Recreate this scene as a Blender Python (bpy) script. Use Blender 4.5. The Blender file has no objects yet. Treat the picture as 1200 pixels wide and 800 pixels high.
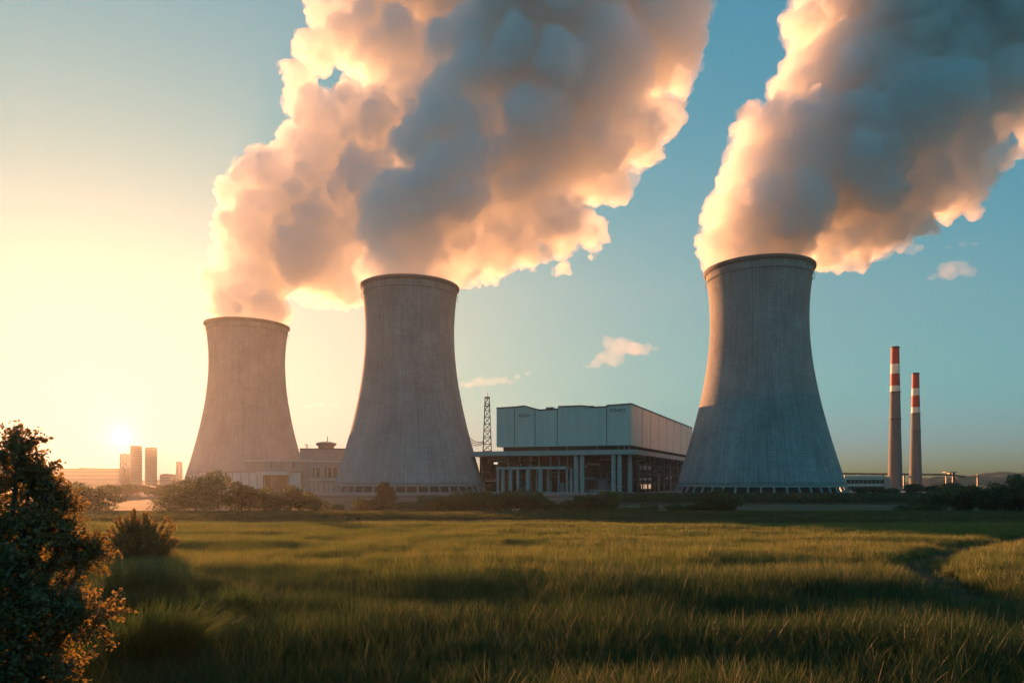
import bpy, bmesh, math, random
import numpy as np
from mathutils import Vector, Matrix

PI = math.pi
R = math.radians
scene = bpy.context.scene
COL = scene.collection

# ------------------------------------------------------------------ camera
F = 826.0            # focal length in pixels of a 1200 px wide picture
HOR = 562.0          # picture row of the horizon
CAMZ = 3.2
cam_d = bpy.data.cameras.new('camera')
cam_d.sensor_width = 36.0
cam_d.lens = 36.0 * F / 1200.0
cam_d.shift_y = (HOR - 400.0) / 1200.0
cam_d.clip_start = 0.1
cam_d.clip_end = 60000.0
cam = bpy.data.objects.new('camera', cam_d)
cam.location = (0, 0, CAMZ)
cam.rotation_euler = (R(90), 0, 0)
COL.objects.link(cam)
scene.camera = cam

# ------------------------------------------------------------------ sky, sun, exposure
SUN_AZ = -29.0       # degrees from +Y towards +X
SUN_EL = 3.1
HAZE = .000066       # density of the air, per metre
HAZE_G = .63
SUN_DIR = Vector((math.sin(R(SUN_AZ)) * math.cos(R(SUN_EL)), math.cos(R(SUN_AZ)) * math.cos(R(SUN_EL)), math.sin(R(SUN_EL))))
world = bpy.data.worlds.new('World')
scene.world = world
world.use_nodes = True
wn, wl = world.node_tree.nodes, world.node_tree.links
wn.clear()
w_out = wn.new('ShaderNodeOutputWorld')
w_bg = wn.new('ShaderNodeBackground')
w_bg.inputs['Strength'].default_value = 0.12
sky = wn.new('ShaderNodeTexSky')
sky.sky_type = 'NISHITA'
sky.sun_disc = False
sky.sun_elevation = R(SUN_EL)
sky.sun_rotation = R(SUN_AZ)
sky.altitude = 0
sky.air_density = 1.0
sky.dust_density = 1.5
sky.ozone_density = 1.0
# the eye's and the camera's soft shoulder: colour * k / (colour + k), so that the sky round the sun stays yellow
SKY_TINT = (.068, .50, 1.50)
SKY_KNEE = (.22, .59, .51)
def w_vec(op, a, b):
    n = wn.new('ShaderNodeVectorMath'); n.operation = op
    for k_, v_ in enumerate((a, b)):
        if isinstance(v_, tuple): n.inputs[k_].default_value = v_
        elif v_ is not None: wl.new(v_, n.inputs[k_])
    return n.outputs[0] if op != 'DOT_PRODUCT' else n.outputs['Value']
s_a = w_vec('MULTIPLY', sky.outputs[0], SKY_TINT)
s_b = w_vec('DIVIDE', w_vec('MULTIPLY', s_a, SKY_KNEE), w_vec('ADD', s_a, SKY_KNEE))
s_d = w_vec('MULTIPLY', s_b, (2.85, 2.70, 2.68))
# the rosy band low over the horizon
w_tc = wn.new('ShaderNodeTexCoord')
w_sp = wn.new('ShaderNodeSeparateXYZ'); wl.new(w_tc.outputs['Generated'], w_sp.inputs[0])
w_mr = wn.new('ShaderNodeMapRange'); w_mr.interpolation_type = 'SMOOTHSTEP'
w_mr.inputs[1].default_value = .0; w_mr.inputs[2].default_value = .13; w_mr.inputs[3].default_value = 1; w_mr.inputs[4].default_value = 0
wl.new(w_sp.outputs['Z'], w_mr.inputs[0])
w_mx = wn.new('ShaderNodeMix'); w_mx.data_type = 'RGBA'
wl.new(w_mr.outputs[0], w_mx.inputs[0]); w_mx.inputs[6].default_value = (1, 1, 1, 1); w_mx.inputs[7].default_value = (1.7, .76, .95, 1)
s_c = w_vec('MULTIPLY', s_d, w_mx.outputs[2])
# the sun's own bright aureole, a few degrees wide, round its direction
w_dot = w_vec('DOT_PRODUCT', w_tc.outputs['Generated'], tuple(SUN_DIR))
acc = s_c
for power, col in ((70000.0, (12.0, 10.0, 7.0)), (5000.0, (1.3, 1.1, .7)), (500.0, (.35, .26, .06))):
    p_ = wn.new('ShaderNodeMath'); p_.operation = 'POWER'; p_.use_clamp = True
    wl.new(w_dot, p_.inputs[0]); p_.inputs[1].default_value = power
    c_ = wn.new('ShaderNodeVectorMath'); c_.operation = 'SCALE'
    c_.inputs[0].default_value = col; wl.new(p_.outputs[0], c_.inputs['Scale'])
    acc = w_vec('ADD', acc, c_.outputs[0])
wl.new(acc, w_bg.inputs['Color'])
wl.new(w_bg.outputs[0], w_out.inputs['Surface'])

sun_d = bpy.data.lights.new('sun', 'SUN')
sun_d.energy = 5.0
sun_d.angle = R(0.6)
sun_d.color = (1.0, 0.40, 0.150)
sun = bpy.data.objects.new('sun', sun_d)
sun.rotation_euler = (-SUN_DIR).to_track_quat('-Z', 'Y').to_euler()
sun.location = (0, 0, 60)
COL.objects.link(sun)

scene.view_settings.view_transform = 'Standard'
scene.view_settings.look = 'None'
scene.view_settings.gamma = 1.0
scene.view_settings.use_curve_mapping = False
scene.view_settings.exposure = 1.7

cy = scene.cycles
cy.max_bounces = 14
cy.diffuse_bounces = 3
cy.glossy_bounces = 2
cy.transmission_bounces = 3
cy.volume_bounces = 9
cy.transparent_max_bounces = 64
cy.use_denoising = True
cy.caustics_reflective = False
cy.caustics_refractive = False
cy.sample_clamp_indirect = 6.0

# ------------------------------------------------------------------ helpers
def px(x, y, d):
    """Point at depth d (metres along the view) seen at photo pixel (x, y)."""
    return Vector(((x - 600.0) / F * d, d, CAMZ + (HOR - y) / F * d))

def pz(y, d):
    return CAMZ + (HOR - y) / F * d

def pX(x, d):
    return (x - 600.0) / F * d

def tag(o, label=None, cat=None, group=None, kind=None):
    if label: o['label'] = label
    if cat: o['category'] = cat
    if group: o['group'] = group
    if kind: o['kind'] = kind
    return o

def empty(name, loc, label=None, cat=None, group=None, rz=0.0):
    o = bpy.data.objects.new(name, None)
    o.location = loc
    o.rotation_euler = (0, 0, rz)
    o.empty_display_size = 1.0
    COL.objects.link(o)
    return tag(o, label, cat, group)

def link_mesh(name, me, mats, parent=None, smooth=False):
    for m in (mats if isinstance(mats, (list, tuple)) else [mats]):
        me.materials.append(m)
    if smooth:
        me.polygons.foreach_set('use_smooth', [True] * len(me.polygons))
    o = bpy.data.objects.new(name, me)
    COL.objects.link(o)
    if parent is not None:
        o.parent = parent
    return o

def np_mesh(name, verts, faces):
    """verts (n,3), faces (m,k) with one k."""
    me = bpy.data.meshes.new(name)
    verts = np.ascontiguousarray(verts, dtype=np.float32)
    faces = np.ascontiguousarray(faces, dtype=np.int32)
    m, k = faces.shape
    me.vertices.add(len(verts))
    me.vertices.foreach_set('co', verts.ravel())
    me.loops.add(m * k)
    me.loops.foreach_set('vertex_index', faces.ravel())
    me.polygons.add(m)
    me.polygons.foreach_set('loop_start', np.arange(0, m * k, k, dtype=np.int32))
    me.polygons.foreach_set('loop_total', np.full(m, k, dtype=np.int32))
    me.update(calc_edges=True)
    return me

class MB:
    """Collects boxes, tubes, lathes and prisms into one mesh."""
    def __init__(self):
        self.v, self.f = [], []
    def _add(self, vs, fs):
        b = len(self.v)
        self.v += [tuple(p) for p in vs]
        self.f += [tuple(b + i for i in f) for f in fs]
        return self
    def box(self, x0, x1, y0, y1, z0, z1):
        vs = [(x, y, z) for z in (z0, z1) for y in (y0, y1) for x in (x0, x1)]
        return self._add(vs, [(0, 2, 3, 1), (4, 5, 7, 6), (0, 1, 5, 4), (2, 6, 7, 3), (0, 4, 6, 2), (1, 3, 7, 5)])
    def bar(self, a, b, w, h=None):
        """square bar from a to b"""
        a, b = Vector(a), Vector(b)
        h = h or w
        d = (b - a)
        if d.length < 1e-6: return self
        d.normalize()
        up = Vector((0, 0, 1)) if abs(d.z) < .95 else Vector((1, 0, 0))
        s = d.cross(up).normalized() * w * .5
        t = s.cross(d).normalized() * h * .5
        vs = [a - s - t, a + s - t, a + s + t, a - s + t, b - s - t, b + s - t, b + s + t, b - s + t]
        return self._add(vs, [(3, 2, 1, 0), (4, 5, 6, 7), (0, 1, 5, 4), (1, 2, 6, 5), (2, 3, 7, 6), (3, 0, 4, 7)])
    def tube(self, pts, rads, n=8, caps=True):
        pts = [Vector(p) for p in pts]
        if not isinstance(rads, (list, tuple)): rads = [rads] * len(pts)
        vs, fs = [], []
        ref = None
        for i, p in enumerate(pts):
            d = (pts[min(i + 1, len(pts) - 1)] - pts[max(i - 1, 0)])
            d = d.normalized() if d.length > 1e-9 else Vector((0, 0, 1))
            if ref is None:
                ref = d.orthogonal().normalized()
            ref = (ref - d * ref.dot(d))
            ref = ref.normalized() if ref.length > 1e-6 else d.orthogonal().normalized()
            q = d.cross(ref)
            for k in range(n):
                a = 2 * PI * k / n
                vs.append(p + (ref * math.cos(a) + q * math.sin(a)) * rads[i])
        for i in range(len(pts) - 1):
            for k in range(n):
                k2 = (k + 1) % n
                fs.append((i * n + k, i * n + k2, (i + 1) * n + k2, (i + 1) * n + k))
        if caps:
            fs.append(tuple(range(n - 1, -1, -1)))
            fs.append(tuple((len(pts) - 1) * n + k for k in range(n)))
        return self._add(vs, fs)
    def lathe(self, prof, n=96, closed=True, cx=0, cy=0):
        """prof: list of (r, z); closed joins last to first."""
        vs, fs = [], []
        m = len(prof)
        for (r, z) in prof:
            for k in range(n):
                a = 2 * PI * k / n
                vs.append((cx + r * math.cos(a), cy + r * math.sin(a), z))
        for i in range(m if closed else m - 1):
            j = (i + 1) % m
            for k in range(n):
                k2 = (k + 1) % n
                fs.append((i * n + k, i * n + k2, j * n + k2, j * n + k))
        return self._add(vs, fs)
    def cyl(self, x, y, z0, z1, r, n=16, r2=None):
        return self.tube([(x, y, z0), (x, y, z1)], [r, r if r2 is None else r2], n)
    def prism(self, poly, vec):
        """planar polygon (list of 3D points) swept along vec"""
        n = len(poly)
        a = [Vector(p) for p in poly]
        b = [p + Vector(vec) for p in a]
        fs = [tuple(range(n)), tuple(range(2 * n - 1, n - 1, -1))]
        for i in range(n):
            j = (i + 1) % n
            fs.append((i, n + i, n + j, j))
        return self._add(a + b, fs)
    def build(self, name, mats, parent=None, smooth=False):
        me = bpy.data.meshes.new(name)
        me.from_pydata(self.v, [], self.f)
        me.update()
        bm = bmesh.new(); bm.from_mesh(me)
        bmesh.ops.recalc_face_normals(bm, faces=bm.faces)
        bm.to_mesh(me); bm.free()
        return link_mesh(name, me, mats, parent, smooth)

# ------------------------------------------------------------------ materials
def new_mat(name):
    m = bpy.data.materials.new(name)
    m.use_nodes = True
    m.node_tree.nodes.clear()
    return m, m.node_tree.nodes, m.node_tree.links

def N(nodes, kind, **kw):
    n = nodes.new(kind)
    for k, v in kw.items(): setattr(n, k, v)
    return n

def plain(name, c1, c2=None, rough=0.85, scale=0.4, bump=0.0, bscale=None, metallic=0.0, stretch=(1, 1, 1), spec=0.3):
    """Principled surface whose base colour wanders between c1 and c2 with noise in the object's own space."""
    m, nd, ln = new_mat(name)
    out = N(nd, 'ShaderNodeOutputMaterial'); p = N(nd, 'ShaderNodeBsdfPrincipled')
    ln.new(p.outputs[0], out.inputs['Surface'])
    p.inputs['Roughness'].default_value = rough
    p.inputs['Metallic'].default_value = metallic
    p.inputs['Specular IOR Level'].default_value = spec
    if c2 is None: c2 = tuple(c * .8 for c in c1)
    tc = N(nd, 'ShaderNodeTexCoord'); mp = N(nd, 'ShaderNodeMapping')
    mp.inputs['Scale'].default_value = stretch
    ln.new(tc.outputs['Object'], mp.inputs['Vector'])
    nz = N(nd, 'ShaderNodeTexNoise'); nz.inputs['Scale'].default_value = scale; nz.inputs['Detail'].default_value = 6; nz.inputs['Roughness'].default_value = .62
    ln.new(mp.outputs[0], nz.inputs['Vector'])
    cr = N(nd, 'ShaderNodeValToRGB'); cr.color_ramp.elements[0].position = .34; cr.color_ramp.elements[1].position = .68
    cr.color_ramp.elements[0].color = (*c1, 1); cr.color_ramp.elements[1].color = (*c2, 1)
    ln.new(nz.outputs['Fac'], cr.inputs[0]); ln.new(cr.outputs[0], p.inputs['Base Color'])
    if bump:
        b = N(nd, 'ShaderNodeBump'); b.inputs['Strength'].default_value = bump; b.inputs['Distance'].default_value = .1
        nz2 = N(nd, 'ShaderNodeTexNoise'); nz2.inputs['Scale'].default_value = bscale or scale * 6; nz2.inputs['Detail'].default_value = 5
        ln.new(mp.outputs[0], nz2.inputs['Vector']); ln.new(nz2.outputs['Fac'], b.inputs['Height']); ln.new(b.outputs[0], p.inputs['Normal'])
    return m

def leaf_mat(name, c1, c2, trans=.4, tcol=None, scale=.6, gloss=.04):
    """Leaves and blades: diffuse plus light coming through; tone wanders per clump and per copy."""
    m, nd, ln = new_mat(name)
    out = N(nd, 'ShaderNodeOutputMaterial')
    tc = N(nd, 'ShaderNodeNewGeometry')
    nz = N(nd, 'ShaderNodeTexNoise'); nz.inputs['Scale'].default_value = scale; nz.inputs['Detail'].default_value = 4
    ln.new(tc.outputs['Position'], nz.inputs['Vector'])
    oi = N(nd, 'ShaderNodeObjectInfo')
    ad = N(nd, 'ShaderNodeMath', operation='MULTIPLY_ADD'); ad.inputs[1].default_value = .35; ln.new(oi.outputs['Random'], ad.inputs[0]); ln.new(nz.outputs['Fac'], ad.inputs[2])
    isl = N(nd, 'ShaderNodeMath', operation='MULTIPLY_ADD'); isl.inputs[1].default_value = .3
    ln.new(tc.outputs['Random Per Island'], isl.inputs[0]); ln.new(ad.outputs[0], isl.inputs[2])
    cr = N(nd, 'ShaderNodeValToRGB'); cr.color_ramp.elements[0].position = .5; cr.color_ramp.elements[1].position = 1.05
    cr.color_ramp.elements[0].color = (*c1, 1); cr.color_ramp.elements[1].color = (*c2, 1)
    ln.new(isl.outputs[0], cr.inputs[0])
    d = N(nd, 'ShaderNodeBsdfDiffuse'); t = N(nd, 'ShaderNodeBsdfTranslucent'); g = N(nd, 'ShaderNodeBsdfGlossy')
    g.inputs['Roughness'].default_value = .5
    ln.new(cr.outputs[0], d.inputs['Color'])
    if tcol:
        mx = N(nd, 'ShaderNodeMix', data_type='RGBA', blend_type='MULTIPLY'); mx.inputs[0].default_value = 1
        ln.new(cr.outputs[0], mx.inputs[6]); mx.inputs[7].default_value = (*tcol, 1)
        ln.new(mx.outputs[2], t.inputs['Color'])
    else:
        ln.new(cr.outputs[0], t.inputs['Color'])
    a = N(nd, 'ShaderNodeMixShader'); a.inputs[0].default_value = trans
    ln.new(d.outputs[0], a.inputs[1]); ln.new(t.outputs[0], a.inputs[2])
    b = N(nd, 'ShaderNodeMixShader'); b.inputs[0].default_value = gloss
    ln.new(a.outputs[0], b.inputs[1]); ln.new(g.outputs[0], b.inputs[2])
    ln.new(b.outputs[0], out.inputs['Surface'])
    return m

def emit_mat(name, col, strength):
    m, nd, ln = new_mat(name)
    out = N(nd, 'ShaderNodeOutputMaterial'); e = N(nd, 'ShaderNodeEmission')
    e.inputs[0].default_value = (*col, 1); e.inputs[1].default_value = strength
    ln.new(e.outputs[0], out.inputs['Surface'])
    return m

def glass_mat(name, col=(.03, .045, .05)):
    m, nd, ln = new_mat(name)
    out = N(nd, 'ShaderNodeOutputMaterial'); p = N(nd, 'ShaderNodeBsdfPrincipled')
    p.inputs['Base Color'].default_value = (*col, 1); p.inputs['Roughness'].default_value = .08; p.inputs['Specular IOR Level'].default_value = .8
    ln.new(p.outputs[0], out.inputs['Surface'])
    return m

def tower_mat():
    """Board-marked concrete: shuttering joints around and up the shell, rain streaks running down it."""
    m, nd, ln = new_mat('tower_concrete')
    out = N(nd, 'ShaderNodeOutputMaterial'); p = N(nd, 'ShaderNodeBsdfPrincipled'); ln.new(p.outputs[0], out.inputs['Surface'])
    p.inputs['Roughness'].default_value = .9; p.inputs['Specular IOR Level'].default_value = .2
    tc = N(nd, 'ShaderNodeTexCoord'); sp = N(nd, 'ShaderNodeSeparateXYZ'); ln.new(tc.outputs['Object'], sp.inputs[0])
    at = N(nd, 'ShaderNodeMath', operation='ARCTAN2'); ln.new(sp.outputs['Y'], at.inputs[0]); ln.new(sp.outputs['X'], at.inputs[1])
    def lines(src, mul, width):
        a = N(nd, 'ShaderNodeMath', operation='MULTIPLY'); a.inputs[1].default_value = mul; ln.new(src, a.inputs[0])
        f = N(nd, 'ShaderNodeMath', operation='PINGPONG'); f.inputs[1].default_value = .5; ln.new(a.outputs[0], f.inputs[0])
        mr = N(nd, 'ShaderNodeMapRange'); mr.inputs[1].default_value = 0; mr.inputs[2].default_value = width; mr.inputs[3].default_value = 1; mr.inputs[4].default_value = 0
        ln.new(f.outputs[0], mr.inputs[0]); return mr.outputs[0]
    v = lines(at.outputs[0], 112 / (2 * PI), .16)
    h = lines(sp.outputs['Z'], 1 / 1.95, .16)
    mxl = N(nd, 'ShaderNodeMath', operation='MAXIMUM'); ln.new(v, mxl.inputs[0]); ln.new(h, mxl.inputs[1])
    cb = N(nd, 'ShaderNodeCombineXYZ')
    ax = N(nd, 'ShaderNodeMath', operation='MULTIPLY'); ax.inputs[1].default_value = 22; ln.new(at.outputs[0], ax.inputs[0])
    az = N(nd, 'ShaderNodeMath', operation='MULTIPLY'); az.inputs[1].default_value = .022; ln.new(sp.outputs['Z'], az.inputs[0])
    ln.new(ax.outputs[0], cb.inputs[0]); ln.new(az.outputs[0], cb.inputs[2])
    st = N(nd, 'ShaderNodeTexNoise'); st.inputs['Scale'].default_value = 1; st.inputs['Detail'].default_value = 6; st.inputs['Roughness'].default_value = .65; ln.new(cb.outputs[0], st.inputs['Vector'])
    bl = N(nd, 'ShaderNodeTexNoise'); bl.inputs['Scale'].default_value = .05; bl.inputs['Detail'].default_value = 7; ln.new(tc.outputs['Object'], bl.inputs['Vector'])
    av = N(nd, 'ShaderNodeMath', operation='ADD'); ln.new(st.outputs['Fac'], av.inputs[0]); ln.new(bl.outputs['Fac'], av.inputs[1])
    cr = N(nd, 'ShaderNodeValToRGB'); e = cr.color_ramp.elements
    e[0].position = .35; e[0].color = (.21, .22, .222, 1); e[1].position = .66; e[1].color = (.385, .395, .395, 1)
    hf = N(nd, 'ShaderNodeMath', operation='MULTIPLY'); hf.inputs[1].default_value = .5; ln.new(av.outputs[0], hf.inputs[0]); ln.new(hf.outputs[0], cr.inputs[0])
    # each shutter panel cast a little differently
    fa = N(nd, 'ShaderNodeMath', operation='MULTIPLY'); fa.inputs[1].default_value = 112 / (2 * PI); ln.new(at.outputs[0], fa.inputs[0])
    fz = N(nd, 'ShaderNodeMath', operation='MULTIPLY'); fz.inputs[1].default_value = 1 / 1.95; ln.new(sp.outputs['Z'], fz.inputs[0])
    r1 = N(nd, 'ShaderNodeMath', operation='ROUND'); ln.new(fa.outputs[0], r1.inputs[0])
    r2 = N(nd, 'ShaderNodeMath', operation='ROUND'); ln.new(fz.outputs[0], r2.inputs[0])
    c2 = N(nd, 'ShaderNodeCombineXYZ'); ln.new(r1.outputs[0], c2.inputs[0]); ln.new(r2.outputs[0], c2.inputs[1])
    wn_ = N(nd, 'ShaderNodeTexWhiteNoise'); wn_.noise_dimensions = '2D'; ln.new(c2.outputs[0], wn_.inputs['Vector'])
    mr = N(nd, 'ShaderNodeMapRange'); mr.inputs[3].default_value = .9; mr.inputs[4].default_value = 1.06; ln.new(wn_.outputs['Value'], mr.inputs[0])
    lm = N(nd, 'ShaderNodeMapRange'); lm.inputs[3].default_value = 1; lm.inputs[4].default_value = .8; ln.new(mxl.outputs[0], lm.inputs[0])
    ml = N(nd, 'ShaderNodeMath', operation='MULTIPLY'); ln.new(mr.outputs[0], ml.inputs[0]); ln.new(lm.outputs[0], ml.inputs[1])
    cb3 = N(nd, 'ShaderNodeCombineXYZ')
    ax3 = N(nd, 'ShaderNodeMath', operation='MULTIPLY'); ax3.inputs[1].default_value = 60; ln.new(at.outputs[0], ax3.inputs[0])
    az3 = N(nd, 'ShaderNodeMath', operation='MULTIPLY'); az3.inputs[1].default_value = .008; ln.new(sp.outputs['Z'], az3.inputs[0])
    ln.new(ax3.outputs[0], cb3.inputs[0]); ln.new(az3.outputs[0], cb3.inputs[2])
    s3 = N(nd, 'ShaderNodeTexNoise'); s3.inputs['Scale'].default_value = 1; s3.inputs['Detail'].default_value = 5; ln.new(cb3.outputs[0], s3.inputs['Vector'])
    q3 = N(nd, 'ShaderNodeMapRange'); q3.inputs[1].default_value = .52; q3.inputs[2].default_value = .72; ln.new(s3.outputs['Fac'], q3.inputs[0])
    h3 = N(nd, 'ShaderNodeMapRange'); h3.inputs[1].default_value = 70; h3.inputs[2].default_value = 149; h3.inputs[3].default_value = .1; h3.inputs[4].default_value = .3; ln.new(sp.outputs['Z'], h3.inputs[0])
    m3 = N(nd, 'ShaderNodeMath', operation='MULTIPLY'); ln.new(q3.outputs[0], m3.inputs[0]); ln.new(h3.outputs[0], m3.inputs[1])
    i3 = N(nd, 'ShaderNodeMath', operation='SUBTRACT'); i3.inputs[0].default_value = 1; ln.new(m3.outputs[0], i3.inputs[1])
    ml0 = ml; ml = N(nd, 'ShaderNodeMath', operation='MULTIPLY'); ln.new(ml0.outputs[0], ml.inputs[0]); ln.new(i3.outputs[0], ml.inputs[1])
    vm = N(nd, 'ShaderNodeVectorMath', operation='SCALE'); ln.new(cr.outputs[0], vm.inputs[0]); ln.new(ml.outputs[0], vm.inputs['Scale'])
    ln.new(vm.outputs[0], p.inputs['Base Color'])
    b = N(nd, 'ShaderNodeBump'); b.invert = True; b.inputs['Strength'].default_value = .35; b.inputs['Distance'].default_value = .12
    ln.new(mxl.outputs[0], b.inputs['Height']); ln.new(b.outputs[0], p.inputs['Normal'])
    return m

def cloud_mat(name, dens, g=.35, skin=.06, col=(1, 1, 1)):
    """A body of droplets: scattering fills it, and its outermost film is faintly opaque."""
    m, nd, ln = new_mat(name)
    out = N(nd, 'ShaderNodeOutputMaterial')
    vs = N(nd, 'ShaderNodeVolumeScatter'); vs.inputs['Density'].default_value = dens; vs.inputs['Anisotropy'].default_value = g
    vs.inputs['Color'].default_value = (*col, 1)
    ln.new(vs.outputs[0], out.inputs['Volume'])
    t = N(nd, 'ShaderNodeBsdfTransparent'); d = N(nd, 'ShaderNodeBsdfTranslucent'); d.inputs[0].default_value = (.9, .9, .9, 1)
    mx = N(nd, 'ShaderNodeMixShader'); mx.inputs[0].default_value = skin
    ln.new(t.outputs[0], mx.inputs[1]); ln.new(d.outputs[0], mx.inputs[2]); ln.new(mx.outputs[0], out.inputs['Surface'])
    return m

M = {
    'tower': tower_mat(),
    'rim': plain('rim_concrete', (.15, .145, .135), (.21, .2, .19), scale=.3, bump=.2),
    'conc': plain('pale_concrete', (.36, .35, .33), (.27, .265, .25), scale=.25, bump=.25),
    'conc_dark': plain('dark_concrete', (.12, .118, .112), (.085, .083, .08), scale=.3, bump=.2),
    'clad': plain('grey_cladding', (.76, .62, .55), (.66, .54, .48), rough=.6, scale=.35, stretch=(1, 1, .07), bump=.25, bscale=3.0),
    'clad_white': plain('white_cladding', (.62, .61, .58), (.52, .51, .49), rough=.6, scale=.12),
    'clad_tan': plain('tan_cladding', (.36, .32, .29), (.29, .26, .24), rough=.7, scale=.12),
    'trim': plain('dark_trim', (.045, .047, .05), (.03, .03, .032), rough=.5),
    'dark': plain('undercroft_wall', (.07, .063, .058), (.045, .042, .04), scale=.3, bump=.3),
    'steel': plain('grey_steel', (.22, .225, .23), (.15, .155, .16), rough=.5, metallic=.3, scale=1.5),
    'steel_dark': plain('dark_steel', (.07, .072, .075), (.05, .05, .052), rough=.5, metallic=.3, scale=1.5),
    'rust': plain('rusted_steel', (.16, .085, .05), (.1, .06, .045), rough=.8, scale=1.5),
    'pillar': plain('pillar_concrete', (.42, .41, .39), (.33, .325, .31), scale=.3, bump=.2),
    'red': plain('red_paint', (.36, .035, .028), (.28, .03, .025), rough=.6, scale=.4, stretch=(1, 1, .15)),
    'white': plain('white_paint', (.72, .72, .7), (.6, .6, .58), rough=.6, scale=.4, stretch=(1, 1, .15)),
    'chimney': plain('chimney_concrete', (.17, .175, .18), (.125, .13, .135), scale=.25, bump=.2, stretch=(1, 1, .15)),
    'glass': glass_mat('window_glass'),
    'lit': emit_mat('gap_glow', (1.0, .62, .36), .17),  # added glow, standing for bright background behind a gap in the hall
    'bark': plain('bark', (.07, .05, .035), (.04, .03, .022), scale=6, bump=.6),
    'city': plain('city_facade', (.3, .28, .26), (.24, .22, .21), scale=.05),
    'city_band': plain('city_windows', (.19, .18, .17), (.15, .145, .14), scale=.05, rough=.5),
}


# ------------------------------------------------------------------ ground
def _hash_noise(x, y, seed=0):
    """smooth value noise on numpy arrays"""
    xi, yi = np.floor(x), np.floor(y)
    fx, fy = x - xi, y - yi
    fx = fx * fx * (3 - 2 * fx); fy = fy * fy * (3 - 2 * fy)
    def h(a, b):
        v = np.sin(a * 127.1 + b * 311.7 + seed * 74.7) * 43758.5453
        return v - np.floor(v)
    return (h(xi, yi) * (1 - fx) + h(xi + 1, yi) * fx) * (1 - fy) + (h(xi, yi + 1) * (1 - fx) + h(xi + 1, yi + 1) * fx) * fy

def _ss(a, b, x):
    t = np.clip((x - a) / (b - a), 0, 1)
    return t * t * (3 - 2 * t)

PLANT_Z = -6.0
def ground_z(x, y):
    x = np.asarray(x, dtype=np.float64); y = np.asarray(y, dtype=np.float64)
    base = -.028 * np.clip(y, -60, 150)
    # foreground dip behind a gentle rise, shaped to put the near grass in shade
    z = base - .48 * (1 - _ss(7, 34, y)) + .04 * np.exp(-((y - 33 - .10 * x) / 6.0) ** 2)
    # small swells of the field
    z = z + (.13 * (_hash_noise(x / 16, y / 7, 3) - .5) + .09 * (_hash_noise(x / 5, y / 3, 5) - .5)) * (1 - _ss(150, 190, y))
    # the long mounds before the hedges: crests wander across the view
    c1 = 126 + 10 * np.sin(x / 31 + .6) + 6 * np.sin(x / 13)
    c2 = 104 + 8 * np.sin(x / 24 + 2.2) - .14 * x
    z = z + .75 * np.exp(-((y - c1) / 11.0) ** 2) * (.55 + .45 * np.sin(x / 37 + 1.0)) + .42 * np.exp(-((y - c2) / 7.0) ** 2) * (.5 + .5 * np.sin(x / 21 + 3.4))
    z = z - .3 * np.exp(-((y - 92 + .05 * x) / 9.0) ** 2)
    # down to the level of the plant
    z = z + (PLANT_Z + .028 * 150) * _ss(148, 215, y)
    # low rolling land far off
    z = z + 5 * (_hash_noise(x / 300, y / 300, 9) - .3) * _ss(1100, 1700, y)
    return z

def gz(x, y):
    return float(ground_z(np.array([x]), np.array([y]))[0])

# track worn through the corn on the right, and the bare patch between the tussocks: lists of (x, y)
TRACK = np.array([(14.5, 22.5), (15.6, 25), (17.3, 29), (18.2, 31.5), (20.9, 35.5), (27.6, 43), (35, 50), (43, 59), (60, 75), (80, 92)], dtype=float)
TRACK2 = np.array([(20, 92), (34, 95), (50, 98), (66, 104), (84, 113), (110, 124)], dtype=float)
TRACK3 = np.array([(-20, 104), (8, 108), (30, 112), (48, 121), (60, 131), (90, 142)], dtype=float)
PATH = np.array([(-10.4, 14.0), (-8.6, 15.6), (-7.9, 17.2), (-8.2, 19), (-9.0, 21), (-10, 23.5)], dtype=float)
def dist_poly(x, y, P):
    best = np.full(np.shape(x), 1e9)
    for (ax, ay), (bx, by) in zip(P[:-1], P[1:]):
        dx, dy = bx - ax, by - ay
        t = np.clip(((x - ax) * dx + (y - ay) * dy) / (dx * dx + dy * dy), 0, 1)
        best = np.minimum(best, np.hypot(x - ax - t * dx, y - ay - t * dy))
    return best

ys = np.concatenate([np.arange(-60, 4, 4), np.arange(4, 60, .5), np.arange(60, 200, 1.0), np.geomspace(200, 2030, 80)])
xh = np.concatenate([np.arange(0, 40, .8), np.arange(40, 160, 2.0), np.geomspace(160, 1480, 44)])
xs = np.concatenate([-xh[::-1][:-1], xh])
gx, gy = np.meshgrid(xs, ys)
gzz = ground_z(gx, gy)
gv = np.stack([gx, gy, gzz], -1).reshape(-1, 3)
nx_, ny_ = len(xs), len(ys)
ii = (np.arange(ny_ - 1)[:, None] * nx_ + np.arange(nx_ - 1)[None, :]).ravel()
gq = np.stack([ii, ii + 1, ii + 1 + nx_, ii + nx_], -1)

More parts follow.
